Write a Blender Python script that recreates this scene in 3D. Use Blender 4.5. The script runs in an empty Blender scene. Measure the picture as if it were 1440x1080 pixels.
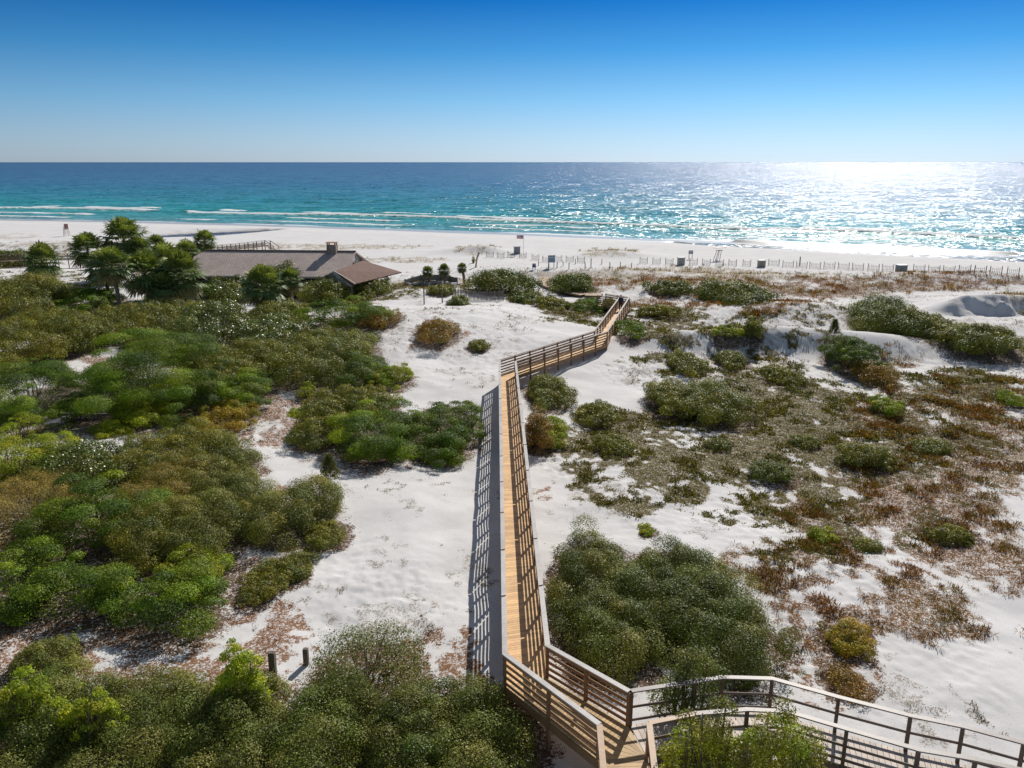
import bpy, math, random
import numpy as np
from mathutils import Vector, Matrix

rnd = random.Random(7)
RG = np.random.default_rng(11)
SC = bpy.context.scene
COL = SC.collection

# ------------------------------------------------------------------ camera
PITCH = math.radians(15.2); FPX = 1150.0; CAMZ = 16.8
cam_d = bpy.data.cameras.new('camera'); cam = bpy.data.objects.new('camera', cam_d); COL.objects.link(cam)
cam.location = (0, 0, CAMZ); cam.rotation_euler = (math.radians(90) - PITCH, 0, 0)
cam_d.sensor_width = 36; cam_d.lens = FPX / 1440 * 36
cam_d.clip_start = 0.1; cam_d.clip_end = 60000
SC.camera = cam
SUN_AZ, SUN_EL = math.radians(23), math.radians(34.4)

def ray(px, py):
    u = (px - 720) / FPX; v = (540 - py) / FPX
    return np.array([u, math.cos(PITCH) + v * math.sin(PITCH), -math.sin(PITCH) + v * math.cos(PITCH)])
def pz(px, py, z):
    d = ray(px, py); t = (z - CAMZ) / d[2]
    return np.array([d[0] * t, d[1] * t, z])
def proj(P):
    P = np.atleast_2d(P); q = P - np.array([0, 0, CAMZ])
    dep = q[:, 1] * math.cos(PITCH) - q[:, 2] * math.sin(PITCH)
    up = q[:, 1] * math.sin(PITCH) + q[:, 2] * math.cos(PITCH)
    return 720 + FPX * q[:, 0] / dep, 540 - FPX * up / dep, dep

# ------------------------------------------------------------------ noise
def _h(ix, iy, s):
    n = (ix.astype(np.int64) * 374761393 + iy.astype(np.int64) * 668265263 + s * 1442695041) & 0xffffffff
    n = ((n ^ (n >> 13)) * 1274126177) & 0xffffffff
    return ((n ^ (n >> 16)) & 0xffff) / 65535.0
def vnoise(x, y, s=0):
    x = np.asarray(x, float); y = np.asarray(y, float)
    ix = np.floor(x); iy = np.floor(y); fx = x - ix; fy = y - iy
    fx = fx * fx * (3 - 2 * fx); fy = fy * fy * (3 - 2 * fy)
    a = _h(ix, iy, s); b = _h(ix + 1, iy, s); c = _h(ix, iy + 1, s); d = _h(ix + 1, iy + 1, s)
    return (a * (1 - fx) + b * fx) * (1 - fy) + (c * (1 - fx) + d * fx) * fy
def fbm(x, y, octv=4, s=0, g=.5):
    t = 0; a = 1; w = 0
    for i in range(octv):
        c, sn = math.cos(.6 * i), math.sin(.6 * i)
        t = t + a * vnoise((x * c - y * sn) * 2 ** i, (x * sn + y * c) * 2 ** i, s + i * 17); w += a; a *= g
    return t / w
def sstep(t): t = np.clip(t, 0, 1); return t * t * (3 - 2 * t)

# ------------------------------------------------------------------ terrain
SEA_Z = -2.5
def shore_y(x):
    xc = np.clip(x, -260, 170)
    y = 232 - .465 * xc - .000755 * xc * xc
    sl = -.465 - .00151 * xc
    return y + (x - xc) * sl
def offshore(x, y): return (y - shore_y(x)) * .91
# bumps: x, y, height, sigma-x, sigma-y, rotation(deg)
BUMPS = [(-6, 84, 1.5, 9, 9, 0), (-12, 76, .6, 5, 7, 0), (10, 69.5, .3, 6, 3, 35),
         (20, 74.5, 1.5, 8, 1.8, -4), (33, 74, 1.2, 9, 2.1, -6), (31, 90, 1.3, 6, 4, -15), (17, 93, .5, 5, 4, 0),
         (54, 82, 1.1, 15, 6, -22), (40, 122, 1.0, 34, 4.5, -9), (5, 126, .9, 14, 4, 4),
         (-10, 105, .8, 6, 4, 0), (-19, 60, .4, 8, 8, 0), (-24, 38, .5, 9, 8, 0), (10, 30, .3, 6, 5, 0),
         (24, 110, .9, 9, 5, 0), (70, 118, 1.2, 14, 5, -20),
         (-8, 173, 1.1, 5.5, 3, 0), (-5, 171, .6, 2, 2, 0), (21, 166, 1.0, 5, 3.5, -5), (-99, 182, .9, 8, 4, 0)]
def height(x, y):
    x = np.asarray(x, float); y = np.asarray(y, float)
    off = offshore(x, y)
    inland = sstep((142 - y - .12 * x) / 26)
    z = -1.5 + 1.5 * inland
    z = z - np.clip((off + 26) / 26, 0, 3) * .95 - np.clip(off, 0, 60) * .03
    k = sstep((-off - 10) / 30)
    for (bx, by, bh, sx, sy, r) in BUMPS:
        c, s = math.cos(math.radians(r)), math.sin(math.radians(r))
        u = (x - bx) * c + (y - by) * s; v = -(x - bx) * s + (y - by) * c
        z = z + bh * np.exp(-.5 * ((u / sx) ** 2 + (v / sy) ** 2))
    wy = y - 85.5 + (fbm(x * .25, y * .1, 3, 19) - .5) * 4
    wy = wy + (fbm(x * .9, y * .9, 3, 23) - .5) * 1.6
    z = z + 2.1 * sstep(wy / 3.4) * np.exp(-(np.clip(wy - 3.4, 0, 99) / 10) ** 2) * sstep((x - 43 - .3 * (y - 85)) / 6) * sstep((86 - x) / 12)
    # runnels left by the tide: real dips the sea surface shows through
    def dip(x0, y0, x1, y1, w, d):
        dx, dy = x1 - x0, y1 - y0; L2 = dx * dx + dy * dy
        t = np.clip(((x - x0) * dx + (y - y0) * dy) / L2, 0, 1)
        wob = .75 + .5 * fbm(x * .12, y * .12, 3, 91)
        taper = np.sqrt(np.clip(np.sin(np.pi * (t * .94 + .03)), .02, 1))
        return d * np.exp(-.5 * (np.hypot(x - x0 - t * dx, y - y0 - t * dy) / (w * wob * taper)) ** 2)
    z = z - dip(-101, 210, -68, 237, 4.6, 3.6) - dip(40, 203, 116, 158, 3.6, 2.6)
    z = z + dip(56, 205, 108, 178, 3.0, .9)
    rough = sstep((150 - y) / 20)
    z = z + rough * ((fbm(x * .16, y * .16, 3, 5) - .5) * .8 + (fbm(x * .6, y * .6, 3, 9) - .5) * .16) * .75
    return z
def micro(x, y):
    r = sstep((150 - y) / 20)
    hum = dens('specks', x, y) + .5 * dens('mat', x, y) + .5 * dens('rust', x, y)
    return (fbm(x * 2.9, y * 2.9, 3, 31, .6) - .5) * (.015 + r * np.clip(hum - .1, 0, .4) * (.25 + 1.3 * vnoise(x * .45, y * .45, 43)) * (.45 + .55 * sstep((y - 38) / 15)))
TS = np.concatenate([np.linspace(14, 120, 1100), np.linspace(120.5, 420, 900)])
def gnd(px, py):
    d = ray(px, py); X = d[0] * TS; Y = d[1] * TS; Z = CAMZ + d[2] * TS
    below = Z < height(X, Y)
    i = int(np.argmax(below)) if below.any() else len(TS) - 1
    i = max(i, 1)
    g0 = Z[i-1] - height(X[i-1], Y[i-1]); g1 = Z[i] - height(X[i], Y[i])
    a = g0 / (g0 - g1) if g0 != g1 else 0
    t = TS[i-1] + (TS[i] - TS[i-1]) * min(max(a, 0), 1)
    x, y = d[0] * t, d[1] * t
    return np.array([x, y, float(height(x, y))])

# ------------------------------------------------------------------ materials
def nt(name):
    m = bpy.data.materials.new(name); m.use_nodes = True
    n = m.node_tree; n.nodes.clear()
    o = n.nodes.new('ShaderNodeOutputMaterial')
    return m, n, o
class G:
    def __init__(s, tree): s.t = tree
    def n(s, typ, props=None, **inp):
        nd = s.t.nodes.new('ShaderNode' + typ)
        for k, v in (props or {}).items(): setattr(nd, k, v)
        for k, v in inp.items():
            key = int(k[1:]) if k[0] == '_' else k.replace('__', ' ')
            s.put(nd.inputs[key], v)
        return nd
    def put(s, sock, v):
        if isinstance(v, bpy.types.NodeSocket): s.t.links.new(v, sock)
        elif isinstance(v, bpy.types.Node): s.t.links.new(v.outputs[0], sock)
        else:
            if hasattr(sock, 'default_value') and isinstance(v, (tuple, list)) and len(v) == 3 and sock.type == 'RGBA': v = (*v, 1)
            sock.default_value = v
    def math(s, op, a, b=0., c=0., clamp=False):
        nd = s.n('Math', {'operation': op, 'use_clamp': clamp}, _0=a, _1=b, _2=c); return nd.outputs[0]
    def mix(s, f, a, b, blend='MIX'):
        nd = s.n('Mix', {'data_type': 'RGBA', 'blend_type': blend}); s.put(nd.inputs[0], f); s.put(nd.inputs[6], a); s.put(nd.inputs[7], b)
        return nd.outputs[2]
    def ramp(s, f, stops):
        nd = s.n('ValToRGB', _0=f); e = nd.color_ramp.elements
        while len(e) < len(stops): e.new(.5)
        for i, (p, c) in enumerate(stops): e[i].position = p; e[i].color = (*c, 1) if len(c) == 3 else c
        return nd.outputs[0]
    def noise(s, vec, scale, detail=4, rough=.5, dist=0):
        return s.n('TexNoise', Vector=vec, Scale=scale, Detail=detail, Roughness=rough, Distortion=dist).outputs[0]
    def attr(s, name, out=0): return s.n('Attribute', {'attribute_name': name}).outputs[out]

def principled(name, col, rough=.7, spec=.3, noise=0, nscale=8, bump=0, stretch=None, metal=0):
    m, t, o = nt(name); g = G(t)
    tc = g.n('TexCoord').outputs['Object']
    if stretch: tc = g.n('Mapping', Vector=tc, Scale=stretch).outputs[0]
    c = col
    nz = g.noise(tc, nscale, 5, .6)
    if noise:
        c = g.mix(g.ramp(nz, [(.3, (0, 0, 0)), (.7, (1, 1, 1))]), tuple(v * (1 - noise) for v in col), tuple(min(1, v * (1 + noise)) for v in col))
    b = g.n('BsdfPrincipled', Base__Color=c, Roughness=rough, Metallic=metal)
    b.inputs['Specular IOR Level'].default_value = spec
    if bump: g.put(b.inputs['Normal'], g.n('Bump', Strength=bump, Distance=.02, Height=nz).outputs[0])
    t.links.new(b.outputs[0], o.inputs[0]); return m
def attr_wood(name, rough=.6, spec=.3, along='X'):
    """wood whose per-board colour comes from a mesh attribute; grain from noise"""
    m, t, o = nt(name); g = G(t)
    tc = g.n('TexCoord').outputs['Object']
    nz = g.noise(tc, 9, 6, .7); n2 = g.noise(tc, 1.3, 3, .6)
    c = g.mix(.55, g.attr('tint'), g.ramp(nz, [(.3, (.55, .52, .5)), (.7, (1, 1, 1))]), 'MULTIPLY')
    c = g.mix(.6, c, g.ramp(n2, [(.35, (.66, .66, .66)), (.65, (1, 1, 1))]), 'MULTIPLY')
    b = g.n('BsdfPrincipled', Base__Color=c, Roughness=rough); b.inputs['Specular IOR Level'].default_value = spec
    g.put(b.inputs['Normal'], g.n('Bump', Strength=.3, Distance=.01, Height=nz).outputs[0])
    t.links.new(b.outputs[0], o.inputs[0]); return m
def leaf_mat(name, rough=.5, spec=.4, transl=.3, tcol=(1.25, 1.25, .45)):
    m, t, o = nt(name); g = G(t)
    c = g.attr('tint')
    b = g.n('BsdfPrincipled', Base__Color=c, Roughness=rough); b.inputs['Specular IOR Level'].default_value = spec
    tr = g.n('BsdfTranslucent', Color=g.mix(1.0, c, tcol, 'MULTIPLY'))
    mx = g.n('MixShader', _0=transl, _1=b.outputs[0], _2=tr.outputs[0])
    t.links.new(mx.outputs[0], o.inputs[0]); return m
M_LEAF = leaf_mat('leaf_matte', .5, .2, .2); M_GLOSS = leaf_mat('leaf_glossy', .36, .5, .2); M_MAT = leaf_mat('mat_leaf', .75, .08, .3)
M_CEDAR = leaf_mat('leaf_cedar', .6, .2, .2); M_GRASS = leaf_mat('grass_blades', .6, .2, .35, (1.15, 1.05, .6))
M_TWIG = principled('twig_bark', (.17, .13, .1), .85, .1, .3, 6)
M_TWIGG = principled('twig_grey', (.36, .32, .29), .85, .1, .25, 6)
M_TRUNK = principled('palm_trunk_bark', (.2, .16, .12), .9, .1, .35, 5, .5)

# ------------------------------------------------------------------ mesh helpers
def mesh_from(name, V, F, mat, parent=None, tint=None, attrs=None, smooth=False):
    """V (n,3); F (m,k) constant k"""
    V = np.asarray(V, np.float32); F = np.asarray(F, np.int32)
    me = bpy.data.meshes.new(name); k = F.shape[1]
    me.vertices.add(len(V)); me.vertices.foreach_set('co', V.ravel())
    me.loops.add(F.size); me.loops.foreach_set('vertex_index', F.ravel())
    me.polygons.add(len(F)); me.polygons.foreach_set('loop_start', np.arange(0, F.size, k, dtype=np.int32))
    me.polygons.foreach_set('loop_total', np.full(len(F), k, np.int32))
    if smooth: me.polygons.foreach_set('use_smooth', np.ones(len(F), bool))
    if tint is not None:
        a = me.attributes.new('tint', 'FLOAT_COLOR', 'POINT')
        c = np.ones((len(V), 4), np.float32); c[:, :3] = tint
        a.data.foreach_set('color', c.ravel())
    for an, av in (attrs or {}).items():
        a = me.attributes.new(an, 'FLOAT', 'POINT'); a.data.foreach_set('value', np.asarray(av, np.float32))
    me.update(); me.validate()
    me.materials.append(mat)
    o = bpy.data.objects.new(name, me); COL.objects.link(o)
    if parent: o.parent = parent
    return o
def tag(o, label=None, cat=None, group=None, kind=None):
    if label: o['label'] = label
    if cat: o['category'] = cat
    if group: o['group'] = group
    if kind: o['kind'] = kind
    return o
def empty(name, loc, rz=0):
    o = bpy.data.objects.new(name, None); COL.objects.link(o); o.location = loc; o.rotation_euler = (0, 0, rz); o.empty_display_size = .3
    return o
class MB:
    """collects boxes, beams and tubes into one mesh with per-piece tint"""
    def __init__(s, tint=(.5, .5, .5), jit=0): s.V = []; s.F = []; s.T = []; s.tint = tint; s.jit = jit; s.n = 0
    def _add(s, v, f, tint=None):
        t = np.array(tint or s.tint) * (1 + s.jit * rnd.uniform(-1, 1))
        s.V += [tuple(p) for p in v]; s.F += [tuple(i + s.n for i in q) for q in f]; s.T += [tuple(t)] * len(v); s.n += len(v)
    def hexa(s, b, t, tint=None):   # four bottom corners, four top corners
        s._add(list(b) + list(t), [(3, 2, 1, 0), (4, 5, 6, 7), (0, 1, 5, 4), (1, 2, 6, 5), (2, 3, 7, 6), (3, 0, 4, 7)], tint)
    def box(s, c, d, rz=0, tint=None):
        cs, sn = math.cos(rz), math.sin(rz); P = []
        for z in (-.5, .5):
            for (a, b) in ((-.5, -.5), (.5, -.5), (.5, .5), (-.5, .5)):
                x, y = a * d[0], b * d[1]; P.append((c[0] + x * cs - y * sn, c[1] + x * sn + y * cs, c[2] + z * d[2]))
        s.hexa(P[:4], P[4:], tint)
    def beam(s, p, q, w, h, tint=None):  # horizontal-ish beam, w across, h tall, centred
        p = np.array(p, float); q = np.array(q, float); d = q - p; n = np.array([-d[1], d[0], 0]); n /= (np.linalg.norm(n) + 1e-9); n *= w / 2
        u = np.array([0, 0, h / 2])
        s.hexa([p - n - u, q - n - u, q + n - u, p + n - u], [p - n + u, q - n + u, q + n + u, p + n + u], tint)
    def tube(s, pts, rad, k=5, tint=None):
        pts = [np.array(p, float) for p in pts]
        if not hasattr(rad, '__len__'): rad = [rad] * len(pts)
        V = []
        for i, p in enumerate(pts):
            d = pts[min(i + 1, len(pts) - 1)] - pts[max(i - 1, 0)]; d /= (np.linalg.norm(d) + 1e-9)
            a = np.cross(d, (0, 0, 1) if abs(d[2]) < .9 else (1, 0, 0)); a /= np.linalg.norm(a); b = np.cross(d, a)
            for j in range(k):
                an = 2 * math.pi * j / k; V.append(p + rad[i] * (a * math.cos(an) + b * math.sin(an)))
        F = []
        for i in range(len(pts) - 1):
            for j in range(k): F.append((i * k + j, i * k + (j + 1) % k, (i + 1) * k + (j + 1) % k, (i + 1) * k + j))
        V.append(pts[-1]); c = len(V) - 1; b0 = (len(pts) - 1) * k
        for j in range(0, k, 1): F.append((b0 + j, b0 + (j + 1) % k, c, c))
        s._add(V, [f if f[2] != f[3] else f[:3] for f in F], tint)
    def build(s, name, mat, parent=None, smooth=False):
        me = bpy.data.meshes.new(name); me.from_pydata(s.V, [], s.F)
        a = me.attributes.new('tint', 'FLOAT_COLOR', 'POINT')
        c = np.ones((len(s.V), 4), np.float32); c[:, :3] = s.T; a.data.foreach_set('color', c.ravel())
        if smooth: me.polygons.foreach_set('use_smooth', np.ones(len(me.polygons), bool))
        me.materials.append(mat); me.update()
        o = bpy.data.objects.new(name, me); COL.objects.link(o)
        if parent: o.parent = parent
        return o

# ------------------------------------------------------------------ ground cover fields
# (px, py, rx, ry, density) ellipses traced on the photograph and laid on the terrain
PATCH = {
 'mat': [(830,645,65,32,.72),(895,605,90,30,.62),(1000,600,110,45,.72),(1100,570,130,40,.75),(980,655,110,45,.66),(1060,640,130,40,.7),
   (1150,610,150,50,.72),(1300,610,150,45,.6),(1200,660,140,45,.52),(1340,545,110,25,.5),(1150,765,60,36,.5),(890,690,60,22,.45),(1090,720,80,25,.4),
   (1040,518,90,22,.45),(950,512,70,14,.36),(1000,470,110,12,.55),(930,466,70,14,.6),(1100,480,70,9,.4),(830,440,60,16,.6),(930,446,60,14,.6),
   (600,402,60,10,.55),(560,415,30,8,.4),(1050,445,60,9,.35),(1150,440,60,10,.35),(20,400,120,20,.3),(1330,725,60,30,.4),(1280,760,40,20,.35),
   (60,350,120,10,.3),(230,370,90,20,.6),(1100,935,40,40,.45),(1180,900,40,45,.45)],
 'rust': [(1330,690,130,70,.62),(1400,640,70,60,.68),(1250,725,120,50,.52),(1390,790,80,70,.55),(1300,830,80,60,.36),(1235,520,42,22,.6),
   (1195,915,45,45,.5),(1340,880,70,40,.28),(1150,820,110,70,.22),(1150,405,110,13,.62),(1270,400,150,11,.5),(1390,390,80,9,.5),(1110,425,60,10,.5),
   (1300,590,90,40,.4),(900,395,90,6,.5),(1030,400,90,10,.5),(870,400,70,8,.4),(950,425,70,10,.4),(1370,555,80,25,.4)],
 'straw': [(840,386,90,7,.75),(950,381,100,6,.72),(1080,390,120,7,.75),(1200,395,120,7,.55),(1340,397,120,6,.5),(1400,410,60,5,.6),(560,366,60,4,.5),
   (600,398,90,7,.5),(720,396,60,6,.5),(120,345,130,6,.62),(430,347,150,4,.6),(30,358,70,5,.5),(665,352,30,6,.45),(868,355,38,6,.6),(20,332,30,4,.5),(800,396,40,6,.6)],
 'litter': [(150,780,190,110,.75),(300,835,60,55,.8),(60,905,95,50,.8),(250,560,200,90,.6),(430,745,55,55,.5),(408,905,42,40,.62),(590,965,110,60,.55),
   (520,655,130,12,.5),(1090,930,50,60,.4),(1180,950,60,40,.3),(60,620,80,20,.1),(120,470,120,30,.5),(470,440,80,15,.4),(765,690,20,12,.3),(760,860,20,100,.35),
   (600,470,60,22,.3),(440,560,60,30,.3),(400,1000,400,90,.6)],
 'specks': [(1390,440,60,24,.42),(600,760,110,110,.10),(620,640,60,60,.10),(760,660,30,60,.12),(900,740,120,30,.15),(330,880,80,40,.2),(450,760,30,60,.3),(1000,385,300,8,.25),(530,850,120,60,.30),(480,800,60,70,.22),(640,480,120,50,.27),(720,440,100,16,.25),(1000,760,160,60,.27),(1150,850,130,110,.32),(1310,960,130,80,.24),
   (1050,450,140,26,.33),(1300,525,130,35,.40),(850,720,100,40,.18),(760,500,60,30,.15),(1000,520,150,30,.38),(1130,440,130,24,.34),(1380,440,80,30,.2),
   (1000,410,160,14,.3),(720,380,120,8,.3),(1250,385,200,8,.3),(590,400,70,20,.3),(400,610,70,30,.3),(600,700,140,40,.08),(620,820,60,60,.22),(1250,430,70,20,.3)]}
PW = {}; DUFF = []
for k, L in PATCH.items():
    out = []
    for (px, py, rx, ry, d) in L:
        c = gnd(px, py); l = gnd(px - rx, py); r = gnd(px + rx, py); n = gnd(px, min(py + ry, 1078)); f = gnd(px, py - ry)
        sx = max(.8, (r[0] - l[0]) / 2); sy = max(.8, (f[1] - n[1]) / 2); out.append((c[0], (n[1] + f[1]) / 2, sx, sy, c[0] / c[1], d))
    PW[k] = out
FW = [np.array(q) for q in ()]
def dens(kind, x, y):
    c = np.zeros_like(x)
    for (cx, cy, sx, sy, sk, d) in PW.get(kind, ()):
        m = (np.abs(y - cy) < sy * 1.7 + 3)
        if not m.any(): continue
        u = (x[m] - cx - sk * (y[m] - cy)) / sx; v = (y[m] - cy) / sy
        c[m] = np.maximum(c[m], d * sstep((1.35 - np.sqrt(u * u + v * v)) / .6))
    return c
def cover(kind, x, y):
    c = np.zeros_like(x)
    wx = x + (fbm(x * .35, y * .35, 2, 61) - .5) * 3; wy = y + (fbm(x * .35, y * .35, 2, 67) - .5) * 4
    for (cx, cy, sx, sy, sk, d) in PW[kind]:
        m = (np.abs(y - cy) < sy * 1.7 + 3)
        if not m.any(): continue
        u = (wx[m] - cx - sk * (wy[m] - cy)) / sx; v = (wy[m] - cy) / sy
        r = np.sqrt(u * u + v * v)
        c[m] = np.maximum(c[m], d * sstep((1.35 - r) / .6))
    sd = {'mat': 1, 'rust': 2, 'straw': 3, 'litter': 4, 'specks': 5}[kind] * 100
    n = .6 * fbm(x * .55, y * .4, 3, sd, .6) + .4 * fbm(x * 2.6, y * 2.2, 2, sd + 7)
    c = c + (.14 if kind != 'rust' else .2) * (c > .02) * (kind in ('mat', 'rust', 'straw'))
    m = sstep((c - .5 + (n - .5) * 2.4) / .22 + .5)
    m[c < .04] = 0
    return m * sstep((-offshore(x, y) - 20) / 6)

# ------------------------------------------------------------------ ground sheet
def build_ground():
    d = 8 * (342 / 8) ** np.linspace(0, 1, 880)
    r = np.concatenate([[.5, 10, 20, 30], 30 + d, [380, 450, 600, 1000, 3000, 10000, 40000]])
    fine = np.linspace(-math.radians(43), math.radians(43), 940)
    th = np.concatenate([np.linspace(-math.pi, -math.radians(44), 50), fine, np.linspace(math.radians(44), math.pi, 50)])
    R, T = np.meshgrid(r, th, indexing='ij')
    X = (R * np.sin(T)).ravel(); Y = (-30 + R * np.cos(T)).ravel()
    near = (np.hypot(X, Y) < 420)
    Z = height(X, Y) + np.where(near, micro(X, Y), 0)
    Z = np.where(offshore(X, Y) > 60, -8, Z)
    nr, nth = R.shape
    i = np.arange((nr - 1) * nth).reshape(nr - 1, nth)[:, :-1].ravel()
    F = np.stack([i, i + nth, i + nth + 1, i + 1], 1)[:, ::-1]
    at = {k: np.zeros(len(X)) for k in PW}
    q = near & (Y > 5) & (Y < 300)
    for k in PW: at[k][q] = cover(k, X[q], Y[q])
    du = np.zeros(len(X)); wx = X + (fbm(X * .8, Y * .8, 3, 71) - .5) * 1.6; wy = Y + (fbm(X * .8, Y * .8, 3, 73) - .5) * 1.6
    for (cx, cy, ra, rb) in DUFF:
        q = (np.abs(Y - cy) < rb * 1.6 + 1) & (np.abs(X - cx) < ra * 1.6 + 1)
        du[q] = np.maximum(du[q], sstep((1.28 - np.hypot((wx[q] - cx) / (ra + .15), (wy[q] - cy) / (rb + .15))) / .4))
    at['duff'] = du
    at['damp'] = np.clip(sstep((offshore(X, Y) + 11 + 6 * fbm(X * .05, Y * .05, 2, 77)) / 6), 0, 1) 
    at['damp'] = np.maximum(at['damp'], sstep((SEA_Z + .28 - Z) / .25))
    m, t, o = nt('white_sand'); g = G(t)
    tc = g.n('TexCoord').outputs['Object']
    n1 = g.noise(tc, .35, 5, .6); n2 = g.noise(tc, 3.5, 5, .65); n3 = g.noise(tc, 22, 3, .6); n4 = g.noise(tc, .07, 3)
    n5 = g.noise(tc, 9, 4, .75)
    sand = g.mix(g.ramp(n1, [(.3, (0, 0, 0)), (.7, (1, 1, 1))]), (.65, .63, .615), (.74, .72, .705))
    sand = g.mix(g.math('MULTIPLY', g.ramp(g.noise(tc, 13, 4, .7), [(.60, (0, 0, 0)), (.68, (1, 1, 1))]), .55), sand, (.36, .31, .25))
    c = sand
    def lay(c, att, col1, col2, amt, k=.8):
        av = g.attr(att, 2)
        a = g.math('ADD', g.math('MULTIPLY', av, k), g.math('ADD', g.math('MULTIPLY', g.math('SUBTRACT', n2, .5), 1.6), g.math('ADD', g.math('MULTIPLY', g.math('SUBTRACT', n5, .5), 3.6), g.math('MULTIPLY', g.math('SUBTRACT', n3, .5), 2.2))))
        a = g.math('MULTIPLY', g.math('MULTIPLY', g.math('SUBTRACT', a, .5), 4, clamp=True), g.math('MULTIPLY', av, 8, clamp=True))
        return g.mix(g.math('MULTIPLY', a, amt, clamp=True), c, g.mix(n3, col1, col2))
    c = lay(c, 'specks', (.22, .17, .12), (.36, .30, .22), .8, .55)
    c = lay(c, 'straw', (.26, .19, .09), (.40, .31, .17), .9, .62)
    c = lay(c, 'litter', (.13, .06, .03), (.36, .19, .10), 1.0, .8)
    c = lay(c, 'rust', (.15, .070, .028), (.31, .17, .07), 1.0, .72)
    c = lay(c, 'mat', (.085, .066, .028), (.21, .165, .065), 1.0, 1.0)
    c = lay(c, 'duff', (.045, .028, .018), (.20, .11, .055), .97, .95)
    c = g.mix(g.attr('damp', 2), c, g.mix(n4, (.42, .40, .36), (.52, .50, .47)))
    b = g.n('BsdfPrincipled', Base__Color=c, Roughness=g.math('SUBTRACT', .95, g.math('MULTIPLY', g.attr('damp', 2), .68)))
    g.put(b.inputs['Specular IOR Level'], g.math('ADD', .12, g.math('MULTIPLY', g.attr('damp', 2), .4)))
    hgt = g.math('ADD', g.math('MULTIPLY', n2, .25), g.math('ADD', g.math('MULTIPLY', n5, .5), g.math('MULTIPLY', n3, .2)))
    g.put(b.inputs['Normal'], g.n('Bump', Strength=.35, Distance=.045, Height=hgt).outputs[0])
    t.links.new(b.outputs[0], o.inputs[0])
    ob = mesh_from('ground', np.stack([X, Y, Z], 1), F, m, attrs=at, smooth=True)
    tag(ob, 'white sand dunes and beach with patchy plant litter', 'ground', kind='structure')
# (the ground sheet itself is built after the shrubs, so that leaf litter can lie under them)

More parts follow.
